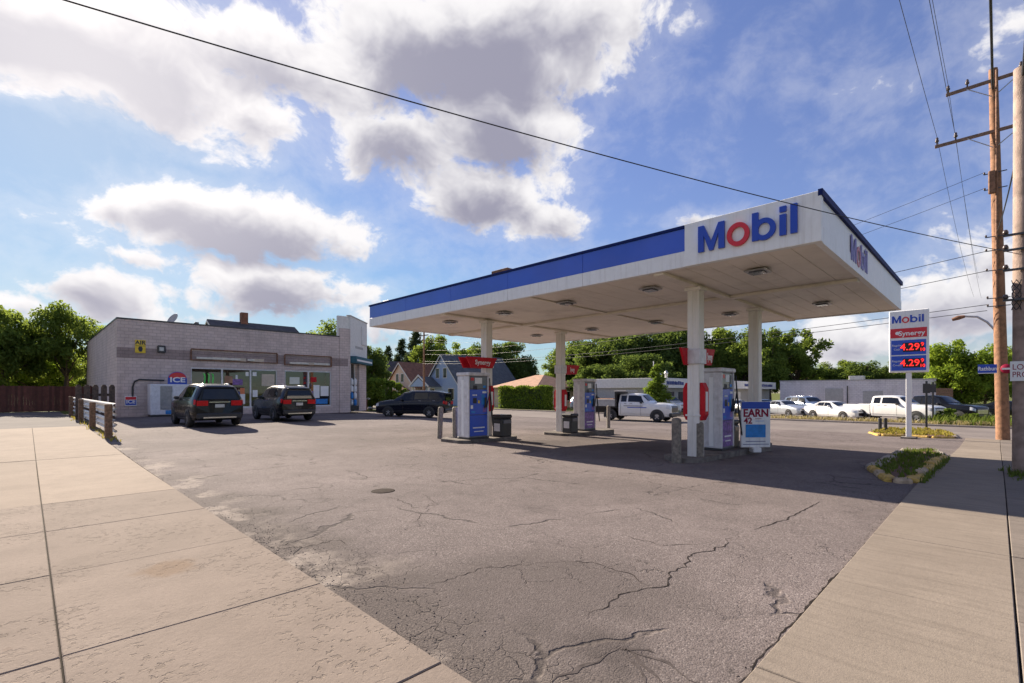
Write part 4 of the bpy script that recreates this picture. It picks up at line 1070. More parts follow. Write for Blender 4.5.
# wall lamp
lz = sz(161, 349); wl = sbox('wall_lamp', (sx(157), SY-.12, lz-.25), (sx(165.5), SY-.001, lz+.22), 'steel_dark', bev=.05)
sbox('wall_lamp_lens', (sx(159), SY-.13, lz-.12), (sx(163.5), SY-.121, lz+.1), 'galvanised', bev=.003)
# corner tower and diagonal entrance
def diag(name, t0, t1, z0, z1, d0, d1, mat):
    """panel on the 45 degree corner: t along the wall, d outwards"""
    u = Vector((S2, S2, 0)); n = Vector((S2, -S2, 0)); o0 = Vector((SX1, SY, 0)); mb = MB()
    q = [o0+u*t0+n*d0, o0+u*t1+n*d0, o0+u*t1+n*d1, o0+u*t0+n*d1]
    vs = [SLX(p.x, p.y, z0) for p in q]+[SLX(p.x, p.y, z1) for p in q]
    mb.add(vs, [(0, 1, 2, 3), (7, 6, 5, 4), (0, 4, 5, 1), (1, 5, 6, 2), (2, 6, 7, 3), (3, 7, 4, 0)])
    return mb.build(name, mat, st)
TZ0, TZ1 = sz(352, 356), sz(350, 316)
diag('tower_panel', .03, 4.6, TZ0, TZ1, -.25, .02, 'siding_white')
diag('tower_coping', -.03, 4.66, TZ1, TZ1+.08, -.3, .06, 'siding_grey')
diag('tower_sign', 2.9, 4.3, TZ0+1.2, TZ1-.5, .021, .10, 'siding_white')
diag('tower_sign_line', 1.3, 3.4, TZ0+.75, TZ0+.95, .021, .03, 'siding_grey')
diag('awning', .1, 4.7, TZ0-.55, TZ0-.005, -.3, .5, 'awning')
diag('awning_stripe', .3, 4.5, TZ0-.40, TZ0-.25, .501, .515, 'white_print')
diag('entrance_wall', 2.6, 4.6, 0, TZ0-.56, -.6, -.05, 'block_wall')
diag('door', .3, 2.6, 0, TZ0-.56, -.7, -.5, 'glass_dark')
diag('door_frame', .28, .42, 0, TZ0-.57, -.49, -.42, 'frame_white'); diag('door_frame', 1.42, 1.5, 0, TZ0-.57, -.49, -.42, 'frame_white'); diag('door_frame', 2.48, 2.59, 0, TZ0-.57, -.49, -.42, 'frame_white')
sbox('tower_front', (sx(338.5), SY+.1, ST-.1), (SX1-.01, SY+.35, TZ1-.05), 'siding_white')
sbox('right_wall', (SX1+3.0, SY+3.6, 0), (SX1+3.3, SY+20.7, ST), 'block_wall')
# things at the store
def sgnbox(name, px0, px1, py0, py1, label, cat, mat, d0=.05):
    z0, z1_ = sz((px0+px1)/2, py1), sz((px0+px1)/2, py0); x0, x1_ = sx(px0), sx(px1)
    o = thing(name, label, cat, ((x0+x1_)/2, SY-.013, z0)); w_ = (x1_-x0)/2
    MB().box((-w_, -d0, 0), (w_, 0, z1_-z0), bev=.01).build('plate', mat, o); return o, w_, z1_-z0
o, a, b = sgnbox('air_sign', 135, 145.5, 340, 353, 'yellow AIR sign high on the block wall', 'sign', 'air_yellow')
text('AIR', b*.42, 'dark_print', o, (0, -.054, b*.78), FACE_MY, depth=.003, bold=.01)
mb = MB(); mb.prism([(-.12, b*.32), (-.07, b*.5), (.07, b*.5), (.12, b*.32), (.06, b*.1), (-.06, b*.1)][::-1], 'y', -.056, -.0505); mb.build('symbol', 'dark_print', o)
MB().box((-a*.95, -.054, b*.53), (a*.95, -.0505, b*.56)).build('rule', 'dark_print', o)
o, a, b = sgnbox('ice_sign', 124.5, 136.5, 396, 406, 'small blue and red sign with white edge low on the block wall', 'sign', 'white_print', .08)
MB().box((-a*.9, -.084, b*.1), (a*.9, -.0805, b*.6)).build('blue_field', 'letter_blue', o); MB().box((-a*.9, -.084, b*.62), (a*.9, -.0805, b*.92)).build('red_field', 'letter_red', o)
text('ICE', b*.5, 'white_print', o, (0, -.086, b*.42), FACE_MY, depth=.002, bold=.01)
ibz = .15; ix0, ix1 = sx(147), sx(187)
ib = thing('ice_freezer', 'white outdoor ice freezer with grey doors against the block wall', 'ice freezer', (ix0, SY-1.15, ibz))
iw = ix1-ix0; ih = Z(384, ix0, SY-1.1)-ibz
MB().box((0, 0, .12), (iw, 1.05, ih), bev=.03).build('body', 'ice_white', ib); MB().box((.05, .05, 0), (iw-.05, 1.0, .12)).build('base', 'black_plastic', ib)
MB().box((.5, -.04, .45), (iw*.52, -.001, ih-.12), bev=.015).build('door', 'ice_panel', ib); MB().box((iw*.54, -.04, .45), (iw-.15, -.001, ih-.12), bev=.015).build('door', 'ice_white', ib)
MB().box((iw*.5, -.07, ih*.5), (iw*.515, -.041, ih*.75)).build('handle', 'galvanised', ib)
MB().box((iw*.36, -.006, .16), (iw*.56, -.001, .4)).build('decal', 'sky_print', ib)
sg = thing('ice_crown_sign', 'domed blue and red sign standing on the ice freezer', 'sign', (sx(174), SY-1.0, ibz+ih))
hh = Z(373, sx(174), SY-1)-ibz-ih+.08; ww = (sx(183)-sx(164))/2
arc = [(-ww, 0)]+[(-ww*math.cos(math.pi*i/12)*(.98), hh*.4+hh*.6*math.sin(math.pi*i/12)) for i in range(13)]+[(ww, 0)]
MB().prism(arc[::-1], 'y', -.05, .05).build('panel', 'letter_blue', sg)
arc2 = [(-ww*.9, hh*.5)]+[(-ww*.9*math.cos(math.pi*i/12), hh*.5+hh*.45*math.sin(math.pi*i/12)) for i in range(1, 12)]+[(ww*.9, hh*.5)]
MB().prism(arc2[::-1], 'y', -.056, -.0505).build('red_field', 'letter_red', sg)
text('ICE', hh*.55, 'white_print', sg, (0, -.058, hh*.34), FACE_MY, depth=.002, bold=.012, sx=1.3)
cd = MB().tube([(sx(132.5), SY-.06, sz(132, 397)), (sx(132.5), SY-.06, sz(132, 387)), (sx(134.5), SY-.06, sz(134, 381.5)), (sx(139), SY-.06, sz(139, 379.5)), (sx(164), SY-.06, sz(164, 380.5))], .05, 8).build('conduit', 'steel_dark')
tag(cd, 'grey bent conduit on the block wall above the freezer', 'conduit')
# roof: dish, neighbour roof
dx, dy = sx(172), SY+3
sd = thing('satellite_dish', 'small grey satellite dish and arm on the store roof', 'satellite dish', (XY(174, dy), dy, ST-.6))
MB().tube([(0, 0, 0), (0, 0, 1.0)], .05, 8).build('mast', 'galvanised', sd)
mb = MB().lathe([(0, .10), (.25, .07), (.45, .0), (.46, .01), (.25, .085), (0, .115)], (0, 0, 0), 'x', 18); d_ = mb.build('dish', 'siding_grey', sd); d_.location = (-.1, 0, 1.25); d_.rotation_euler = (0, .5, .4)
MB().tube([(0, 0, .9), (.7, -.1, .75), (1.3, -.1, 1.05)], .04, 6).build('arm', 'steel_dark', sd)
MB().box((1.2, -.25, .95), (1.45, .1, 1.15), bev=.03).build('receiver', 'steel_dark', sd)

# ------------------------------------------------------------------ houses
def gable(name, label, x0, x1, y0, y1, ze, zr, wall, roof, ridge='x', wins=(), porch=None, z0=-.5, chimney=None, group='houses across the street'):
    o = thing(name, label, 'house', (x0, y0, z0), 0, group); W, D, he, hr = x1-x0, y1-y0, ze-z0, zr-z0; ov = .35
    mb = MB()
    if ridge == 'x':
        mb.prism([(0, 0), (D, 0), (D, he), (D/2, hr-.12), (0, he)], 'x', 0, W)
    else:
        mb.prism([(0, 0), (W, 0), (W, he), (W/2, hr-.12), (0, he)][::-1], 'y', 0, D)
    mb.build('wall', wall, o)
    def slope(a, b, l0, l1, ax):
        n = Vector((-(b[1]-a[1]), b[0]-a[0])).normalized()*.14
        if n.y < 0: n = -n
        return MB().prism([a, b, (b[0]+n.x, b[1]+n.y), (a[0]+n.x, a[1]+n.y)], ax, l0, l1)
    half = (D if ridge == 'x' else W)/2; k = (hr-he)/half; lo = (-ov, he-ov*k)
    a1, b1 = lo, (half, hr); a2, b2 = (half, hr), (half*2+ov, he-ov*k)
    lng = W if ridge == 'x' else D
    r1 = slope(a1, b1, -ov, lng+ov, ridge).build('roof', roof, o); r2 = slope(a2, b2, -ov, lng+ov, ridge).build('roof', roof, o)
    if ridge == 'x':                                    # white barge boards on the gable
        for a, b in ((a1, b1), (a2, b2)):
            MB().prism([a, b, (b[0], b[1]+.02), (b[0], b[1]-.26), (a[0], a[1]-.22)], 'x', -ov-.05, -ov-.005).build('barge_board', 'siding_white', o)
    for (face, u, z, ww, hh) in wins:
        if face == 'x': bxs = ((-.05, u-ww/2, z), (-.01, u+ww/2, z+hh)); fr = ((-.035, u-ww/2-.12, z-.12), (-.005, u+ww/2+.12, z+hh+.12))
        else: bxs = ((u-ww/2, -.05, z), (u+ww/2, -.01, z+hh)); fr = ((u-ww/2-.12, -.035, z-.12), (u+ww/2+.12, -.005, z+hh+.12))
        wf = MB().box(*fr).build('window', 'siding_white', o); MB().box(*bxs).build('pane', 'glass_dark', wf)
    if chimney:
        MB().box((chimney[0], chimney[1], hr-1), (chimney[0]+.8, chimney[1]+.8, hr+chimney[2])).build('chimney', 'roof_brown', r1)
    if porch:
        py0, py1, pz, pr = porch; d = 2.4
        pf = MB().prism([(py0-.3, pz), (py1+.3, pz), ((py0+py1)/2, pr)], 'x', -d-.3, -.06); pf = pf.build('porch_roof', roof, o)
        MB().prism([(py0, pz+.05), (py1, pz+.05), ((py0+py1)/2, pr-.25)], 'x', -d-.36, -d-.305).build('porch_gable', wall, pf)
        for a, b in (((py0-.35, pz-.1), ((py0+py1)/2, pr+.05)), ((py1+.35, pz-.1), ((py0+py1)/2, pr+.05))):
            MB().prism([a, b, (b[0], b[1]+.25), (a[0], a[1]+.25)], 'x', -d-.4, -d-.30).build('barge_board', 'siding_white', pf)
        for yy in (py0+.15, py1-.15): MB().box((-d, yy-.15, 0), (-d+.3, yy+.15, pz)).build('porch_post', 'siding_white', o)
        MB().box((-d, py0, 0), (-.06, py1, .5)).build('porch_floor', 'siding_grey', o)
    return o
X0 = 48.0
yl, yr = YX(424, X0), YX(457, X0); zr = Z(354.5, X0, YX(442, X0)); ze = Z(385, X0, (yl+yr)/2)
cy = YX(442, X0); hw = 4.6
gable('house', 'light blue gabled house with dark roof and small porch', X0, X0+13, cy-hw, cy+hw, ze, zr, 'siding_blue', 'roof_slate', 'x',
      [('x', hw-.8, ze+.5+1.2, .8, 1.5), ('x', hw+1.2, ze+.5+1.2, .8, 1.5), ('x', 2.2, 1.0, 1.4, 1.7), ('x', 7.4, 1.0, 1.4, 1.7)], (hw+.3, hw+5.2, ze+.2, ze+1.9))
cy2 = YX(400, X0); zr2 = Z(362.5, X0, cy2)
gable('house', 'cream gabled house with brown shingle roof left of the blue one', X0, X0+13, cy2-5, cy2+5, ze-.2, zr2, 'siding_cream', 'roof_brown', 'x',
      [('x', 4.2, ze+1.2, .8, 1.4), ('x', 5.9, ze+1.2, .8, 1.4), ('x', 2.4, .9, 1.4, 1.7)], (2.0, 9.5, ze-.3, ze+1.1))
cy3 = YX(371, X0-1); gable('house', 'white gabled house with dark roof beside the store corner', X0, X0+13, cy3-6, cy3+6, ze, Z(361, X0, cy3), 'siding_white', 'roof_dark', 'x', [('x', 5, ze+1.2, .9, 1.4), ('x', 7, ze+1.2, .9, 1.4)])
gable('house', 'brown roofed house standing behind between the cream and blue ones', X0+20, X0+32, 82, 95, 4.2, 8.2, 'siding_tan', 'roof_brown', 'y', [('x', 4, 2.4, 1, 1.4)])
gable('house', 'dark roofed house with chimney behind the store roofline', 16.3, 26.3, 65, 75, 8.0, 10.7, 'siding_white', 'roof_dark', 'x', [('y', 4, 4, 1.2, 1.6)], chimney=(3.4, 4.4, 1.35))
# hip roofed bungalow
bx0, bx1 = 47.5, 58; by1 = YX(493, bx0)-.3; by0 = YX(556, 53)-1.2
bu = thing('house', 'low bungalow with orange-brown hipped roof behind the trimmed hedge', 'house', (bx0, by0, -.5), 0, 'houses across the street')
W, D = bx1-bx0, by1-by0; he = Z(386.5, bx0, 40)+.5; hr = Z(373.5, 53, 39)+.5; ov = .7
MB().box((0, 0, 0), (W, D, he)).build('wall', 'siding_tan', bu)
rx0, rx1 = W*.5-.4, W*.5+.4
rv = [(-ov, -ov, he-.05), (W+ov, -ov, he-.05), (W+ov, D+ov, he-.05), (-ov, D+ov, he-.05), (W*.5, D*.40, hr), (W*.5, D*.60, hr)]
MB().add(rv, [(0, 1, 4), (1, 2, 5, 4), (2, 3, 5), (3, 0, 4, 5), (3, 2, 1, 0)]).build('roof', 'roof_orange', bu)
for (u, zz) in ((2.5, .9), (6, .9), (9, .9)):
    wf = MB().box((-.035, u-.7, zz), (-.002, u+.7, zz+1.5)).build('window', 'siding_white', bu); MB().box((-.05, u-.58, zz+.12), (-.036, u+.58, zz+1.38)).build('pane', 'glass_dark', wf)
for u in (2.5, 6.5):
    wf = MB().box((u-.7, -.035, .9), (u+.7, -.002, 2.3)).build('window', 'siding_white', bu); MB().box((u-.58, -.05, 1.0), (u+.58, -.036, 2.2)).build('pane', 'glass_dark', wf)
# dealer office with lettered fascia
DY = 24.0; dx0, dx1 = XY(660, DY), XY(773, DY)
of = thing('dealer_office', 'long low grey office with pale lettered fascia across the street', 'building', (dx0, DY, -.5))
zt_ = Z(377.8, dx0, DY)+.5; zb_ = zt_-1.0; WL = dx1-dx0
MB().box((0, .5, 0), (WL, 9, zb_)).build('wall', 'siding_grey', of)
MB().box((-.3, -.4, zb_), (WL, 9.3, zt_), bev=.02).build('fascia', 'siding_white', of)
MB().box((-.32, -.415, zb_), (WL, -.401, zb_+.1)).build('fascia_trim', 'siding_white', of)
random.seed(11)
for (a, b) in ((.6, 4.2), (7.5, 16), (22, 33)):
    x = a
    while x < b:
        wdt = random.uniform(.22, .4)*(1+a/20); MB().box((x, -.43, zb_+.32), (x+wdt*.75, -.402, zb_+random.uniform(.62, .72))).build('letter_mark', 'navy_print', of); x += wdt
for (a, b, mt) in ((1.5, 4, 'glass_dark'), (5, 6.2, 'dark_print'), (8, 11, 'glass_dark'), (13, 17, 'siding_white'), (19, 23, 'siding_white'), (26, 30, 'glass_dark')):
    MB().box((a, .46, .2 if mt != 'glass_dark' else .8), (b, .499, 2.2)).build('bay_door' if mt != 'glass_dark' else 'window', mt, of)
for (x, s_) in ((.6, .5), (2.2, .6), (3.6, .9)):
    MB().lathe([(.15, 0), (.15, s_*.6), (.22, s_*.6), (.22, s_*.7), (.05, s_), (0, s_)], (x, 1.2, zt_), n=10).build('roof_vent', 'galvanised', of)
# block wall building
BX = 66.0; wy1, wy0 = YX(780, BX), YX(936, BX); zt_ = Z(380.5, BX, (wy0+wy1)/2)+.5
bl = thing('block_building', 'long low pale grey block building behind the parked cars', 'building', (BX, wy0, -.5))
BL = wy1-wy0
MB().box((0, 0, 0), (14, BL, zt_)).build('wall', 'block_grey', bl); MB().box((-.05, -.05, zt_), (14.05, BL+.05, zt_+.1)).build('coping', 'siding_grey', bl)
MB().box((-.06, BL*.30, 0), (-.005, BL*.42, 2.3)).build('door', 'siding_grey', bl); MB().box((-.06, BL*.55, 0), (-.005, BL*.67, 2.6)).build('door', 'siding_grey', bl)
MB().box((3, BL*.45, zt_+.1), (4, BL*.55, zt_+.6), bev=.05).build('roof_unit', 'galvanised', bl)
MB().tube([(-.1, BL*.52, 0), (-.1, BL*.52, zt_-.6)], .06, 6).build('downpipe', 'steel_dark', bl)
wf_ = thing('wooden_fence', 'short brown plank fence at the end of the block building', 'fence', (64, YX(953, 64), -.5))
nf = 9; fl = YX(936, 64)-YX(953, 64)
for i in range(nf): MB().box((0, 0, .05+i*.28), (.04, fl, .05+i*.28+.26)).build('plank', 'wood_post', wf_)

# ------------------------------------------------------------------ fence, guard rail, pickets at left
fe = thing('board_fence', 'dark red-brown board fence closing the drive at the far left', 'fence', (-16, 52, .15))
mb = MB(); fx1 = 19.9; n = int(fx1/.155)
for i in range(n): mb.box((i*.155+.001, -.012-(i % 2)*.012+random.uniform(-.004, .004), .03), (i*.155+.1545, .012, 1.98+random.uniform(-.02, .02)))
struct(mb.build('fence_board', 'fence_brown', fe), 'stuff')
for i in range(9): MB().box((i*2.45, .02, 0), (i*2.45+.1, .12, 2.05)).build('post', 'fence_brown', fe)
for z in (.35, 1.6): MB().box((0, .013, z), (fx1, .05, z+.09)).build('rail', 'fence_brown', fe)
gr = thing('guard_rail', 'white corrugated guard rail on brown wooden posts along the pavement', 'guard rail', (1.98, 0, 0))
gy = [YX(108.5, 1.98), YX(92.5, 1.98), YX(81, 1.98), YX(71, 1.98)]; tops = [404, 402, 399, 396.5]
for i, (y, tp) in enumerate(zip(gy, tops)):
    hgt = Z(tp, 1.98, y)
    MB().box((-.1, y-.13, -.2), (.1, y+.13, hgt), bev=.015).build('post', 'wood_post', gr)
for zc in (.42, .98):
    pr = [(.105+.06*math.sin(i/10*math.pi*4+.2), zc-.22+.44*i/10) for i in range(11)]; vs = []; nn = 11
    ends = (gy[0]-.35, gy[3]+.3)
    for y in ends:
        for (x, z) in pr: vs.append((x+.03, y, z+g(2, y)))
    for y in ends:
        for (x, z) in pr: vs.append((x+.045, y, z+g(2, y)))
    mb = MB(); fs = [(i, i+1, nn+i+1, nn+i) for i in range(nn-1)]+[(2*nn+i, 3*nn+i, 3*nn+i+1, 2*nn+i+1) for i in range(nn-1)]
    mb.add(vs, fs, 0, True); mb.build('rail', 'rail_white', gr)
pf = thing('picket_barrier', 'short row of tall dark wooden pickets behind the guard rail', 'fence', (0, 35.8, .15))
xs_ = [XY(p, 35.8) for p in (78.5, 87, 95.5, 104, 112)]
for x in xs_:
    h_ = Z(384.7, x, 35.8)-.15
    MB().prism([(x-.13, 0), (x+.13, 0), (x+.13, h_-.12), (x+.06, h_), (x-.06, h_), (x-.13, h_-.12)][::-1], 'y', -.05, .05).build('picket', 'dark_wood', pf)
for z in (.55, 1.3): MB().box((xs_[0]-.1, .051, z), (xs_[-1]+.1, .1, z+.14)).build('rail', 'dark_wood', pf)

# ------------------------------------------------------------------ vehicles
def wheel_meshes(r, wd):
    t = MB().lathe([(r*.62, -wd/2), (r*.9, -wd/2), (r*.985, -wd*.36), (r, -wd*.2), (r, wd*.2), (r*.985, wd*.36), (r*.9, wd/2), (r*.62, wd/2)], (0, 0, 0), 'y', 26)
    rm = MB().lathe([(0, -wd*.36), (r*.12, -wd*.38), (r*.14, -wd*.30)], (0, 0, 0), 'y', 16)
    rm.lathe([(r*.14, -wd*.24), (r*.52, -wd*.18), (r*.56, -wd*.44), (r*.645, -wd*.46), (r*.645, wd*.3)], (0, 0, 0), 'y', 26, mi=1)
    for k in range(5):
        a = k*2*math.pi/5; m = Matrix.Rotation(a, 4, 'Y')
        rm.box((-r*.08, -wd*.43, r*.1), (r*.08, -wd*.33, r*.6), m=m)
    return t.mesh('tyre', 'tyre'), rm.mesh('rim', ['rim', 'steel_dark'])
WM = {}
def wheels(root, r, wd, pos):
    if (r, wd) not in WM: WM[(r, wd)] = wheel_meshes(r, wd)
    t, rm = WM[(r, wd)]
    for (x, y) in pos:
        o = bpy.data.objects.new('wheel', t); col.objects.link(o); o.parent = root; o.location = (x, y, r)
        q = bpy.data.objects.new('rim', rm); col.objects.link(q); q.parent = o
        if y > 0: q.rotation_euler[2] = math.pi
class Loft:
    """car body lofted through stations; x forward, y left"""
    def __init__(s, st): s.st = st; s.sec = [s.section(*q) for q in st]
    def section(s, x, zb, zm, zt, w, wt, sl=0):
        h = zm-zb
        p = [(x, 0, zb), (x, w*.80, zb), (x, w*.955, zb+min(.07, h*.12)), (x, w*.995, zb+h*.34), (x, w, zb+h*.62), (x, w*.985, zm-h*.08), (x+sl*.05, w*.95, zm),
             (x+sl*.9, wt, zt-(zt-zm)*.11), (x+sl, wt*.9, zt-(zt-zm)*.02-.004), (x+sl, wt*.55, zt+.012), (x+sl, 0, zt+.018)]
        return [Vector(q) for q in p]
    def S(s, u, v):
        i = min(int(u), len(s.sec)-2); f = u-i; j = min(int(v), 9); e = v-j
        a = s.sec[i][j].lerp(s.sec[i][j+1], e); b = s.sec[i+1][j].lerp(s.sec[i+1][j+1], e)
        return a.lerp(b, f)
    def body(s, name, mats, parent):
        mb = MB(); n = 21; vs = []
        for q in s.sec: vs += q+[Vector((p.x, -p.y, p.z)) for p in q[-2:0:-1]]
        n = 20; k = len(s.sec)
        fs = [(i*n+j, i*n+(j+1) % n, (i+1)*n+(j+1) % n, (i+1)*n+j) for i in range(k-1) for j in range(n)]
        mb.add(vs, fs, 0, True)
        mb.add(vs[:n], [tuple(range(n))]); mb.add(vs[-n:], [tuple(range(n))[::-1]])
        o = mb.build(name, mats, parent)
        md = o.modifiers.new('edge', 'EDGE_SPLIT'); md.split_angle = math.radians(38)
        return o
    def patch(s, u0, u1, v0, v1, off=.008, nu=4, nv=2, side=1, mb=None, wrap=False, poly=None):
        mb = mb or MB(); vs = []
        for i in range(nu+1):
            for j in range(nv+1):
                fu, fv = i/nu, j/nv
                if poly: (a0, a1), (b0, b1) = poly; u = (a0+(a1-a0)*fu)*(1-fv)+(b0+(b1-b0)*fu)*fv
                else: u = u0+(u1-u0)*fu
                v = v0+(v1-v0)*fv
                vv = 20-v if v > 10 else v; sg = -1 if v > 10 else 1
                p = s.S(u, vv); du = s.S(min(u+.02, len(s.sec)-1.001), vv)-s.S(max(u-.02, 0), vv); dv = s.S(u, min(vv+.05, 9.99))-s.S(u, max(vv-.05, 0.01))
                nn = du.cross(dv)
                if nn.length > 1e-9: nn.normalize()
                if nn.y < 0 and vv < 8: nn = -nn
                if vv >= 8 and nn.z < 0: nn = -nn
                p = p+nn*off; vs.append((p.x, p.y*sg*side, p.z))
        m = nv+1; fs = [(i*m+j, (i+1)*m+j, (i+1)*m+j+1, i*m+j+1) for i in range(nu) for j in range(nv)]
        mb.add(vs, fs, 0, True); return mb
def arches(root, wh, r, w, mat='black_plastic', ko=1.17):
    for (x, y) in wh:
        sg = 1 if y > 0 else -1; mb = MB(); n = 14; vs = []
        ri, ro = r*.4, r*ko
        for i in range(n+1):
            th = -.42+(math.pi+.84)*i/n
            for rr in (ri, ro): vs.append((x+rr*math.cos(th), sg*(w+.004), max(.2, r+rr*math.sin(th))))
            vs.append((x+ro*math.cos(th), sg*(w-.12), max(.2, r+ro*math.sin(th))))
        mb.add(vs, [(3*i, 3*i+1, 3*i+4, 3*i+3) for i in range(n)]+[(3*i+1, 3*i+2, 3*i+5, 3*i+4) for i in range(n)])
        mb.build('wheel_arch', mat, root)
def car(name, label, cat, loc, heading, paint, kind, scale=(1, 1, 1), group=None, tail_lit=False):
    o = thing(name, label, cat, loc, heading, group)
    Ls, Ws, Hs = scale
    if kind == 'suv':
        st = [(2.40, .42, .76, .82, .68, .5), (2.33, .30, .90, .98, .85, .66), (2.05, .27, 1.01, 1.09, .93, .74), (1.5, .26, 1.08, 1.16, .95, .78), (1.08, .26, 1.10, 1.19, .955, .78),
              (.42, .26, 1.12, 1.68, .96, .68), (-.3, .26, 1.13, 1.78, .96, .69), (-1.2, .26, 1.14, 1.77, .955, .68), (-1.85, .28, 1.15, 1.73, .945, .67), (-2.28, .31, 1.15, 1.66, .91, .65, .08), (-2.40, .40, 1.12, 1.60, .85, .63, .12)]
        wh, r, wd = [(1.42, 1), (-1.38, 1)], .37, .24
        glass = [((4.62, 5.95), (5.05, 5.97)), ((6.06, 7.1), (6.06, 7.1)), ((7.2, 8.55), (7.2, 8.25))]
    elif kind == 'sedan':
        st = [(2.35, .36, .62, .66, .62, .46), (2.28, .24, .74, .78, .80, .62), (2.0, .2, .84, .89, .88, .7), (1.3, .19, .92, .97, .90, .72), (.85, .19, .95, 1.01, .91, .74),
              (.1, .19, .97, 1.38, .91, .62), (-.4, .19, .98, 1.44, .91, .63), (-1.0, .19, .99, 1.40, .905, .62), (-1.55, .2, 1.0, 1.12, .90, .68), (-2.1, .22, .99, 1.05, .87, .66), (-2.32, .36, .92, .98, .80, .6)]
        wh, r, wd = [(1.36, 1), (-1.36, 1)], .32, .21
        glass = [((4.62, 5.95), (5.1, 5.97)), ((6.05, 7.0), (6.05, 7.0)), ((7.08, 7.75), (7.08, 7.3))]
    else:   # truck cab and nose, bed added separately
        st = [(2.95, .48, .92, .98, .78, .62), (2.88, .38, 1.06, 1.13, .92, .74), (2.6, .36, 1.16, 1.24, .98, .8), (1.85, .36, 1.2, 1.29, .99, .82), (1.35, .36, 1.22, 1.32, 1.0, .82),
              (.75, .36, 1.24, 1.84, 1.0, .70), (.3, .36, 1.25, 1.92, 1.0, .72), (-.35, .36, 1.25, 1.91, 1.0, .72), (-.95, .36, 1.25, 1.88, 1.0, .72), (-1.0, .36, 1.25, 1.86, .99, .71), (-1.02, .36, 1.24, 1.84, .985, .70)]
        wh, r, wd = [(1.98, 1), (-1.72, 1)], .40, .27
        glass = [((4.62, 6.9), (5.12, 6.9)), ((7.1, 7.85), (7.1, 7.85))]
    st = [(q[0]*Ls, q[1], q[2]*Hs, q[3]*Hs, q[4]*Ws, q[5]*Ws, *q[6:]) for q in st]
    lf = Loft(st); body = lf.body('body', [paint], o)
    wmax = max(q[4] for q in st); wh = [(x*Ls, y*(wmax-wd*.46)*sg) for (x, y) in wh for sg in (1, -1)]
    arches(o, wh, r, wmax, 'black_plastic' if kind != 'sedan' else 'led_black', 1.32 if name == 'dump_truck' else 1.17); wheels(o, r, wd, wh)
    for sd in (1, -1):
        for (a, b) in glass: lf.patch(0, 0, 6.15, 6.9, .010, 6, 3, sd, poly=(a, b)).build('side_window', 'car_glass', o)
        lf.patch(1.0, len(st)-2, 1.1, 2.7, .012, 14, 2, sd).build('sill_trim', 'black_plastic' if kind == 'suv' else paint, o)
        lf.patch(.35, 1.8, 4.3, 5.9, .010, 4, 2, sd).build('headlight', 'head_lamp', o)
        for u in ((5.02, 7.14) if kind != 'truck' else (5.0, 7.8)): lf.patch(u, u+.03, 2.2, 6.0, .011, 1, 6, sd).build('door_seam', 'led_black', o)
        for u in (6.5, 7.75 if kind != 'truck' else 7.2): 
            q = lf.S(u, 5.3); MB().box((q.x-.1, sd*(q.y-.01) if sd > 0 else -q.y-.03, q.z), (q.x+.1, sd*q.y+.03 if sd > 0 else -q.y+.01, q.z+.03), bev=.008).build('door_handle', 'chrome' if kind != 'sedan' else paint, o)
        q = lf.S(4.85, 6.0); yy = sorted((sd*(q.y-.01), sd*(q.y+.2)))
        MB().box((q.x-.12, yy[0], q.z), (q.x+.02, yy[1], q.z+.15), bev=.04).build('mirror', 'black_plastic' if kind != 'sedan' else paint, o)
    lf.patch(4.18, 4.92, 7.2, 12.8, .010, 5, 8).build('windscreen', 'car_glass', o)
    lf.patch(.05, .6, 7.5, 12.5, .012, 2, 6).build('grille', 'led_black', o)
    fx = st[0][0]; MB().box((fx-.12, -.5*Ws, .34), (fx+.025, .5*Ws, .58), bev=.03).build('lower_grille', 'led_black', o)
    if kind == 'truck': MB().box((fx-.1, -.62*Ws, .62*Hs), (fx+.02, .62*Ws, .95*Hs), bev=.03).build('radiator_grille', 'chrome', o)
    rx = st[-1][0]
    if kind == 'sedan':
        lf.patch(7.15, 7.95, 7.2, 12.8, .010, 4, 8).build('rear_window', 'car_glass', o)
    if kind == 'suv':
        zm, ztp = st[-1][2], st[-1][3]; sl = st[-1][6]
        def rear(y0, y1, z0, z1, d, mat, nm, par=o, taper=1):
            f = lambda z: rx+max(0, min(1.05, (z-zm)/(ztp-zm)))*sl*.95-d
            mb = MB(); mb.add([(f(z0), y0, z0), (f(z0), y1, z0), (f(z1), y1*taper, z1), (f(z1), y0*taper, z1), (f(z0)+.05, y0, z0), (f(z0)+.05, y1, z0), (f(z1)+.05, y1*taper, z1), (f(z1)+.05, y0*taper, z1)],
                               [(0, 1, 2, 3)[::-1], (4, 5, 6, 7), (0, 4, 5, 1), (1, 5, 6, 2), (2, 6, 7, 3), (3, 7, 4, 0)]); return mb.build(nm, mat, par)
        rear(-.64*Ws, .64*Ws, zm+.02, ztp-.06, .03, 'car_glass', 'rear_window', taper=.84)
        sp = lf.S(9.2, 9); MB().box((rx+sl-.10, -.56*Ws, ztp-.01), (rx+sl+.3, .56*Ws, ztp+.045), bev=.02).build('spoiler', paint, o)
        for sd in (1, -1):
            a, b = sorted((sd*.42*Ws, sd*.82*Ws)); rear(a, b, zm-.26, zm-.04, .03, 'tail_red', 'taillight')
            lf.patch(9.05, 9.98, 4.4, 5.7, .012, 3, 2, sd).build('taillight', 'tail_red', o)
        rear(-.17*Ws, .17*Ws, zm-.34, zm-.2, .035, 'car_silver', 'number_plate', taper=1)
        rear(-.38*Ws, .38*Ws, zm-.12, zm-.09, .036, 'chrome', 'chrome_strip')
        MB().box((rx-.08, -.82*Ws, .36), (rx+.2, .82*Ws, .62), bev=.05).build('bumper', 'black_plastic', o)
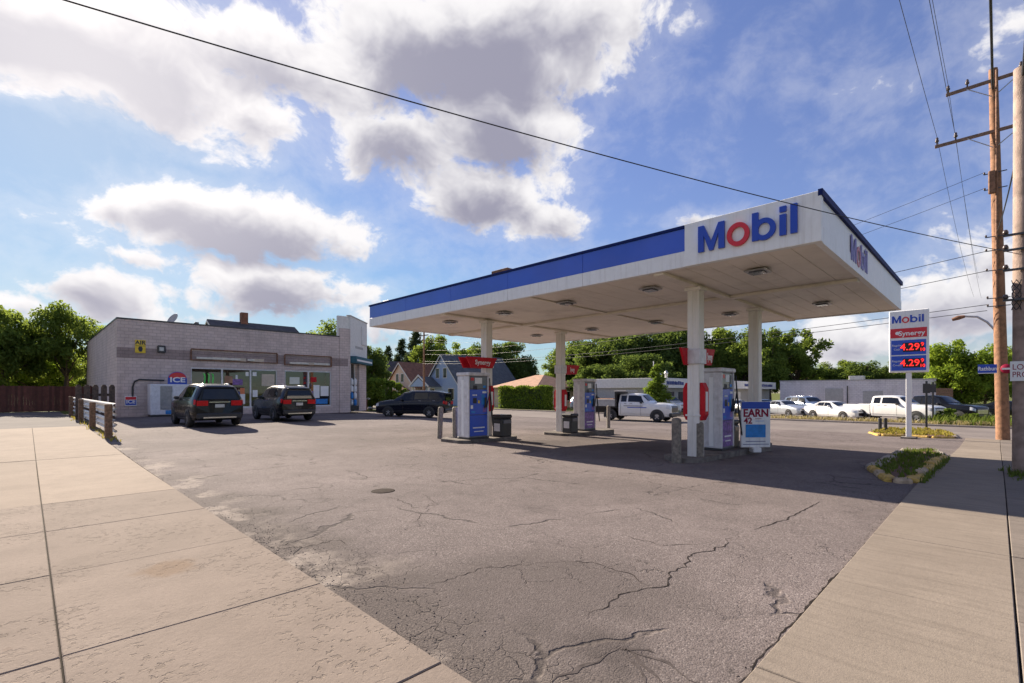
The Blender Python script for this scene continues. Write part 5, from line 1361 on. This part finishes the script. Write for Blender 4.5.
        MB().box((rx-.092, -.6*Ws, .40), (rx-.081, .6*Ws, .46)).build('bumper_trim', 'chrome', o)
        for sd in (1, -1):
            a = lf.S(5.4, 8.6); b = lf.S(8.3, 8.6)
            MB().tube([(a.x, sd*a.y, a.z+.0), (a.x-.1, sd*a.y, a.z+.06), (b.x+.1, sd*b.y, b.z+.06), (b.x, sd*b.y, b.z)], .018, 6).build('roof_rail', 'chrome' if not tail_lit else 'steel_dark', o)
    if kind == 'sedan':
        for sd in (1, -1):
            a, b = sorted((sd*.4, sd*.76)); MB().box((rx-.02, a, .62), (rx+.05, b, .82), bev=.01).build('taillight', 'tail_red', o)
        MB().box((rx-.04, -.72, .34), (rx+.2, .72, .56), bev=.05).build('bumper', paint, o)
    return o, lf
def heading_to(dx, dy): return math.atan2(dy, dx)
UPY = math.pi/2
# suv by the store, rear towards the viewer
car('parked_suv', 'black SUV with red tail lamps parked nose-in before the ice freezer', 'car', (5.95, 26.4, g(6, 27)), UPY, 'car_black', 'suv', (1.0, 1.06, 1.07), 'cars parked at the store')
car('parked_suv', 'charcoal crossover parked nose-in before the display windows', 'car', (10.0, 28.0, g(10, 29)), UPY, 'car_charcoal', 'suv', (1.0, 1.0, 1.05), 'cars parked at the store')
q0, q1 = P(385, 415.5), P(432, 417.5); mid = (q0+q1)/2
cx_ = P(413, 417.2)
car('parked_suv', 'dark navy crossover seen from the side right of the store entrance', 'car', (cx_.x+.3, cx_.y+.3, g(cx_.x, cx_.y)), math.radians(135-12), 'car_navy', 'suv', (1.1, 1.02, 1.06), 'cars parked at the store')
# white dump truck at the street edge
tx, ty = 33.0, YX(634, 33.0)
tr, lf = car('dump_truck', 'white cab dump truck with dark bed standing at the street edge', 'truck', (tx, ty-.2, -.5), -UPY+math.radians(8), 'car_white', 'truck', (1.0, 1.0, 1.08))
MB().box((-3.6, -1.05, .95), (-1.15, 1.05, 1.08), bev=.02).build('bed_floor', 'led_black', tr)
for y in (-1.08, 1.0): MB().box((-3.6, y, 1.08), (-1.15, y+.08, 1.62), bev=.02).build('bed_side', 'siding_grey', tr)
MB().box((-1.3, -1.08, 1.08), (-1.15, 1.08, 2.28), bev=.02).build('bed_headboard', 'led_black', tr)
MB().box((-1.28, -1.1, 2.2), (-.35, 1.1, 2.3), bev=.02).build('cab_shield', 'siding_grey', tr)
MB().box((-3.68, -1.05, 1.0), (-3.6, 1.05, 1.62), bev=.02).build('tailgate', 'led_black', tr)
for y in (-.5, .4): MB().box((-3.6, y, .6), (-.9, y+.12, .95)).build('chassis_rail', 'led_black', tr)
MB().box((-3.4, -.9, 1.08), (-1.4, .9, 1.68), bev=.2).build('load', 'rust', tr)
for sd in (-1.006, 1.0): MB().box((-.3, sd, 1.0), (1.2, sd+.006, 1.06)).build('stripe', 'letter_blue', tr)
MB().box((2.84, -.98, .40), (3.06, .98, .66), bev=.05).build('front_bumper', 'black_plastic', tr)
MB().box((2.93, -.6, .72), (2.995, .6, 1.08), bev=.03).build('front_grille', 'led_black', tr)
for sd in (-1.0095, 1.002): MB().box((-.6, sd, 1.12), (.9, sd+.0075, 1.16)).build('door_stripe', 'dark_print', tr)
def parked(px, X, label, paint, kind, hd, name='parked_car', cat='car', sc=(1, 1, 1)):
    y = YX(px, X); return car(name, label, cat, (X, y, g(X, y)), hd, paint, kind, sc, 'cars on the sales lot')
parked(836, 46.5, 'white sedan with roof tag at the front of the sales lot', 'car_white', 'sedan', -UPY-math.radians(30))
pk, lf = parked(893, 45.6, 'white pickup truck parked on the sales lot left of the price sign pole', 'car_white', 'truck', -UPY-math.radians(22), 'pickup_truck', 'pickup', (1.0, .95, 1.0))
def bed(pk, paint):
    MB().box((-3.0, -.93, .55), (-1.05, .93, .75)).build('bed_floor', paint, pk)
    for y in (-.95, .87): MB().box((-3.0, y, .5), (-1.05, y+.08, 1.24), bev=.02).build('bed_side', paint, pk)
    MB().box((-3.06, -.95, .5), (-2.98, .95, 1.22), bev=.02).build('tailgate', paint, pk)
bed(pk, 'car_white')
pk2, lf = parked(934, 48.5, 'black pickup truck parked right behind the price sign', 'car_black', 'truck', -UPY-math.radians(25), 'pickup_truck', 'pickup', (1.0, .95, 1.0)); bed(pk2, 'car_black')
parked(786, 48.5, 'silver sedan on the sales lot left of the white sedan', 'car_silver', 'sedan', -UPY-math.radians(35))
parked(808, 54, 'blue-grey SUV standing behind the white sedan', 'car_bluegrey', 'suv', -UPY-math.radians(35), 'parked_suv')
parked(765, 54, 'dark blue car seen just past the right rear column', 'car_bluegrey', 'sedan', -UPY-math.radians(35))
parked(737, 49.5, 'white car between the near pump and the advertising board', 'car_white', 'sedan', -UPY-math.radians(35))
parked(668, 47.0, 'white car parked behind the nose of the dump truck', 'car_white', 'suv', -UPY-math.radians(20))
parked(592, 44, 'blue-grey car passing behind the middle pump', 'car_bluegrey', 'suv', -UPY)
car('parked_car', 'dark car glimpsed between the two poles at the far right', 'car', (60, YX(1012, 60), -.5), -UPY, 'car_charcoal', 'sedan')

# ------------------------------------------------------------------ displays by the store entrance
e0 = Vector((SX1, SY, 0)); eu = Vector((S2, S2, 0)); en = Vector((S2, -S2, 0))
q = e0+eu*.9-en*.15
o = thing('bottle_display', 'stack of white and blue bottles beside the store door', 'display', (q.x, q.y, .15))
for k in range(4):
    for j in range(3): MB().lathe([(0, 0), (.12, 0), (.13, .05), (.13, .42), (.05, .5), (.05, .56), (0, .56)], (-.3+.3*j, 0, .4+.58*k), n=10).build('bottle', ('white_print', 'car_silver', 'sky_print')[(k+j) % 3 if k < 2 else 0], o)
MB().box((-.5, -.3, 0), (.5, .3, .4), bev=.02).build('crate', 'black_plastic', o)
q = P(370, 409.5)
o = thing('poster_stand', 'white and blue poster stand left of the navy crossover', 'display', (q.x, q.y, q.z), math.radians(-40))
MB().box((-.2, -.05, .15), (.2, .05, 1.35), bev=.01).build('board', 'white_print', o); MB().box((-.16, -.058, .8), (.16, -.051, 1.2)).build('print', 'purple_print', o); MB().box((-.16, -.058, .3), (.16, -.051, .6)).build('print', 'sky_print', o)
MB().box((-.22, -.2, 0), (.22, .2, .15), bev=.03).build('foot', 'black_plastic', o)
q = P(365.5, 411)
o = thing('post', 'low red-brown post at the store corner', 'post', (q.x, q.y, q.z))
MB().box((-.15, -.15, 0), (.15, .15, 1.25), bev=.02).build('shaft', 'roof_brown', o); MB().box((-.19, -.19, 1.25), (.19, .19, 1.33), bev=.02).build('cap', 'siding_grey', o)
flag = thing('flagpole', 'thin white pole beside the narrow conifer', 'pole', (47.0, YX(653.5, 47), -.5))
MB().tube([(0, 0, 0), (0, 0, Z(361, 47, YX(653.5, 47))+.5)], [.06, .04], 8).build('shaft', 'frame_white', flag)

# ------------------------------------------------------------------ trees, hedge, weeds
def leaf_cloud(n, centers, radii, size, flat=.55, r=rng):
    """n leaf quads spread over clumps; returns vertices, faces"""
    wts = np.array([q**2 for q in radii]); wts = wts/wts.sum()
    idx = r.choice(len(centers), n, p=wts); C = np.array(centers)[idx]; R = np.array(radii)[idx]
    d = r.normal(size=(n, 3)); d /= np.linalg.norm(d, axis=1)[:, None]
    rad = R*(.25+1.0*r.random(n)**.75); pos = C+d*rad[:, None]*np.array([1, 1, .8])
    nr = d*.7+r.normal(size=(n, 3))*.6+np.array([0, 0, .35]); nr /= np.linalg.norm(nr, axis=1)[:, None]
    a = np.cross(nr, r.normal(size=(n, 3))); a /= np.linalg.norm(a, axis=1)[:, None]; b = np.cross(nr, a)
    s = size*(.6+.8*r.random(n)); a *= s[:, None]; b *= (s*flat)[:, None]
    V = np.stack([pos-a, pos+b*.8-a*.1, pos+a, pos-b*.8-a*.1], 1).reshape(-1, 3)
    Fc = np.arange(4*n).reshape(-1, 4); return V, Fc
def np_mesh(name, V, Fc, mat):
    me = bpy.data.meshes.new(name); nv, nf = len(V), len(Fc)
    me.vertices.add(nv); me.vertices.foreach_set('co', V.astype(np.float32).ravel())
    me.loops.add(nf*4); me.loops.foreach_set('vertex_index', Fc.astype(np.int32).ravel())
    me.polygons.add(nf); me.polygons.foreach_set('loop_start', np.arange(0, nf*4, 4, dtype=np.int32)); me.polygons.foreach_set('loop_total', np.full(nf, 4, np.int32))
    me.update(calc_edges=True); me.materials.append(MATS[mat]); return me
def deciduous(seed, n=9000, clumps=46, size=.030, mat='foliage_mid', base=.22, wid=.36, loose=0):
    """unit-high tree: crown mesh and trunk mesh"""
    r = np.random.default_rng(seed); cs, rs, tips = [], [], []
    zc = (1+base)/2; hz = (1-base)/2
    while len(cs) < clumps:
        d = r.normal(size=3); d /= np.linalg.norm(d); k = r.random()**.45
        p = np.array([d[0]*wid*k, d[1]*wid*k, zc+d[2]*hz*k*.9])
        if p[2] < base: continue
        tp = 1-.35*max(0, (p[2]-zc)/hz); p[0] *= tp; p[1] *= tp
        cs.append(p*[1, 1, 1]+np.array([0, 0, -.02])); rs.append(r.uniform(.055, .115)*(1-.25*loose))
    V, Fc = leaf_cloud(n, cs, rs, size, r=r); cm = np_mesh('crown', V, Fc, mat)
    mb = MB(); mb.tube([(0, 0, -.03), (.006, .004, base*.6), (0, .01, base*1.3), (.01, 0, .6), (0, 0, .82)], [.03, .022, .019, .012, .004], 9)
    for c in cs[:26]:
        z0 = max(base*.7, c[2]*.55); mid = (c[0]*.45, c[1]*.45, (z0+c[2])*.5+.02); mb.tube([(0, 0, z0), mid, tuple(c)], [.010, .006, .002], 5, cap=False)
    return cm, mb.mesh('trunk', 'bark')
def conifer(seed, n=7000, wid=.2, mat='foliage_conifer', size=.026, base=.06):
    r = np.random.default_rng(seed); cs, rs = [], []
    for i in range(70):
        z = base+(1-base)*(i/70)**.9; rr = wid*(1-z)**.8*r.uniform(.45, 1.0)+.008; a = r.uniform(0, 6.283)
        cs.append((rr*math.cos(a), rr*math.sin(a), z-.02)); rs.append(.035+.065*(1-z))
    V, Fc = leaf_cloud(n, cs, rs, size, .4, r); cm = np_mesh('crown', V, Fc, mat)
    mb = MB().tube([(0, 0, -.03), (0, 0, .5), (0, 0, .95)], [.02, .012, .003], 8); return cm, mb.mesh('trunk', 'bark')
KIND = {'mid1': deciduous(1, 17000, 78, .019), 'mid2': deciduous(2, 17000, 74, .020, 'foliage_mid', .2, .42), 'dark1': deciduous(3, 18000, 90, .019, 'foliage_dark', .12, .42),
        'dark2': deciduous(4, 18000, 84, .019, 'foliage_dark', .15, .46), 'lime': deciduous(5, 17000, 80, .022, 'foliage_lime', .1, .48), 'loose': deciduous(6, 8000, 44, .02, 'foliage_mid', .28, .34, 1),
        'near': deciduous(8, 17000, 60, .0165, 'foliage_mid', .25, .44), 'con1': conifer(9, 9000, .2, 'foliage_conifer', .02), 'con2': conifer(10, 8000, .16, 'foliage_conifer', .02), 'arb': conifer(11, 7000, .19, 'foliage_hedge', .026, .02),
        'bush': deciduous(12, 6000, 34, .045, 'foliage_hedge', .05, .55)}
def tree(kind, px, top, D, label, wid=1, cat='tree', name='tree', group='trees around the site', zg=None, rot=None):
    """D is the depth along the view axis; the height follows from the pixel row of the top"""
    d = pixdir(px, HZ)*D; x, y = d.x, d.y; zg = g(x, y) if zg is None else zg; h = Z(top, x, y)-zg
    o = thing(name, label, cat, (x, y, zg), random.uniform(0, 6.28) if rot is None else rot, group)
    cm, tm = KIND[kind]
    for nm, me in (('crown', cm), ('trunk', tm)):
        c = bpy.data.objects.new(nm, me); col.objects.link(c); c.parent = o; c.scale = (h*wid, h*wid, h)
    return o
random.seed(5)
# left, behind the brown fence
tree('near', 66, 299, 44, 'broad leafy tree behind the left end of the store', .78)
tree('mid2', 3, 303, 41, 'leafy tree cut by the left edge of the picture', .8)
tree('lime', 38, 345, 47, 'low sunlit tree between the two left trees', 1.2)
tree('dark2', 95, 352, 60, 'low dark tree close behind the left store wall', 1.2)
tree('dark1', 20, 358, 56, 'low dark tree behind the fence at far left', 1.6)
# behind the store
tree('mid1', 329, 322, 62, 'tree top rising behind the store tower', .9)
tree('dark2', 366, 341, 70, 'dark tree just right of the store tower', .8); tree('dark1', 312, 329, 66, 'low tree top behind the store roof', .8)
# behind the houses
for a in ((388, 345, 112, 'con2', 'dark pointed conifer above the cream house', 1.0), (402, 338, 108, 'con1', 'ragged dark conifer left of the far pole', 1.1), (416, 330, 104, 'con1', 'tall ragged conifer behind the far pole', 1.2),
          (437, 333, 100, 'mid2', 'green tree right of the far pole', .9), (458, 337, 96, 'lime', 'sunlit tree above the blue house', .9), (482, 338, 92, 'dark1', 'dark tree right of the blue gable', .9),
          (508, 338, 95, 'dark2', 'dark tree behind the blue house roof', .9), (520, 352, 92, 'dark1', 'low dark tree left of the bungalow', .9), (533, 371, 88, 'con2', 'small dark tree above the bungalow ridge', 1.1),
          (378, 353, 100, 'dark2', 'low dark tree behind the white gable', 1.0),
          (572, 334, 92, 'mid1', 'green tree right of the bungalow', 1.0), (588, 336, 86, 'dark1', 'dark tree above the middle pump', 1.1), (615, 326, 84, 'dark2', 'big dark tree above the dump truck bed', 1.1),
          (640, 322, 80, 'dark1', 'big dark tree above the dump truck cab', 1.1), (668, 318, 82, 'dark2', 'tall dark tree left of the nearest column', 1.0), (700, 322, 86, 'dark1', 'tall tree behind the nearest column', 1.0),
          (722, 326, 84, 'mid2', 'green tree over the dealer office', 1.0), (745, 330, 80, 'mid1', 'green tree left of the rear column', 1.0), (770, 326, 78, 'mid2', 'green tree right of the rear column', .85),
          (797, 325, 80, 'loose', 'airy tree with open crown beside the canopy corner', 1.0), (785, 345, 88, 'dark2', 'dark tree behind the airy tree', 1.0), (640, 352, 70, 'dark2', 'dark shrubby tree behind the truck bed', 1.5), (602, 360, 68, 'dark1', 'low dark tree left of the dump truck', 1.6),
          (690, 350, 92, 'dark1', 'low dark tree filling in behind the office', 1.6), (740, 352, 92, 'dark2', 'low dark tree behind the office fascia', 1.5),
          (822, 363, 96, 'mid1', 'low tree over the left end of the block building', 1.2), (846, 359, 95, 'mid2', 'low tree over the block building', 1.2), (868, 357, 90, 'dark1', 'low dark tree left of the price sign', 1.2),
          (896, 360, 92, 'mid1', 'low tree behind the price sign', 1.4), (925, 362, 95, 'dark2', 'low dark tree right of the price sign', 1.4), (948, 366, 70, 'dark1', 'dark low tree left of the lime tree', 1.2),
          (964, 331, 50, 'lime', 'bright round green tree left of the brown pole', .95), (1003, 352, 75, 'mid1', 'tree behind the brown pole', 1.2), (1035, 340, 70, 'mid2', 'tree past the right edge of the picture', 1.2), (985, 360, 62, 'dark2', 'dark tree under the bright round one', 1.2),
          (560, 352, 100, 'loose', 'thin tree right of the bungalow chimney', 1.0)):
    tree(a[3], a[0], a[1], a[2], a[4], a[5])
tree('arb', 657, 364, 46, 'narrow green conifer left of the dealer office', 1.5, name='arborvitae')
tree('bush', 385, 378, 52, 'round green shrub left behind the navy crossover', .9, 'shrub', 'shrub', 'shrubs')
tree('bush', 398, 382, 55, 'lower green shrub above the navy crossover bonnet', .9, 'shrub', 'shrub', 'shrubs')
tree('bush', 372, 377, 54, 'green shrub right of the store entrance', .9, 'shrub', 'shrub', 'shrubs')
for i, (px, tp, D, lb) in enumerate(((950, 408, 33, 'low yellow-green bush right of the price sign bed'), (962, 406, 35, 'rounded weed bush near the crossing'), (974, 413, 32, 'small weed bush beside the brown pole'), (938, 414, 33, 'weedy bush behind the thin sign post'))):
    tree('bush', px, tp, D, lb, 1.0, 'shrub', 'shrub', 'shrubs')
# trimmed hedge before the bungalow
hx0, hx1 = 45.0, 46.6; hy0, hy1 = YX(545, 45.0), YX(498, 45.0)
hd = thing('hedge', 'trimmed bright green hedge in front of the bungalow', 'hedge', (hx0, hy0, -.5))
r = np.random.default_rng(3); n = 9000; HL, HH, HW = hy1-hy0, Z(387, 45, 43)+.5, hx1-hx0
pos = r.random((n, 3)); fx = r.integers(0, 4, n)
pos[fx == 0, 0] = r.random((fx == 0).sum())*.12; pos[fx == 1, 2] = 1-r.random((fx == 1).sum())*.08; pos[fx == 2, 1] = r.random((fx == 2).sum())*.05
pos = pos*[HW, HL, HH]; pos[:, 2] += .16*np.sin(pos[:, 1]*1.9)*(pos[:, 2]/HH)+r.normal(size=n)*.05
nr = r.normal(size=(n, 3)); nr /= np.linalg.norm(nr, axis=1)[:, None]; a = np.cross(nr, r.normal(size=(n, 3))); a /= np.linalg.norm(a, axis=1)[:, None]; b = np.cross(nr, a)
s = .12*(.6+.8*r.random(n))[:, None]; V = np.stack([pos-a*s, pos+b*s*.6, pos+a*s, pos-b*s*.6], 1).reshape(-1, 3)
c = bpy.data.objects.new('foliage', np_mesh('foliage', V, np.arange(4*n).reshape(-1, 4), 'foliage_hedge')); col.objects.link(c); c.parent = hd
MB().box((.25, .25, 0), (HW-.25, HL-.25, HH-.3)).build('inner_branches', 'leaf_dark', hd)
# weeds along the street edge of the sales lot, lawn tufts
pts = []
for i in range(900):
    y = random.uniform(-1, 24); x = random.uniform(41.4, 43.2); pts.append((x, y, -.52))
o = blades('roadside_weeds', pts, .38, 'grass_dry', None, 6, .022); struct(o, 'stuff'); tag(o, 'dry pale weeds along the far street edge', 'weeds')
pts = [(random.uniform(41.5, 46), random.uniform(-1.5, 3.4), -.52) for i in range(150)]
o = blades('roadside_weeds', pts, .7, 'grass_green', None, 7, .03); struct(o, 'stuff'); tag(o, 'green weeds right of the price sign', 'weeds')
pts = [(2.0+random.gauss(.0, .10), y+random.uniform(-.1, .1), g(2, y)) for y in np.arange(20, 40, .22)]
o = blades('fence_weeds', pts, .12, 'grass_mixed', None, 4, .012); struct(o, 'stuff'); tag(o, 'small weeds under the white guard rail', 'weeds')
pts = [(pb2.x+random.gauss(0, .45), pb2.y+random.gauss(0, .12), pb2.z+.02) for i in range(60)]
o = blades('pole_weeds', pts, .14, 'grass_green', None, 6, .012); struct(o, 'stuff'); tag(o, 'green tufts at the foot of the grey pole', 'weeds')
MB().box((41.16, 3, -.55), (41.42, 24, -.36), bev=.03).build('edge_beam', 'dark_wood'); tag(bpy.data.objects['edge_beam'], 'long dark timber edging along the sales lot', 'edging')
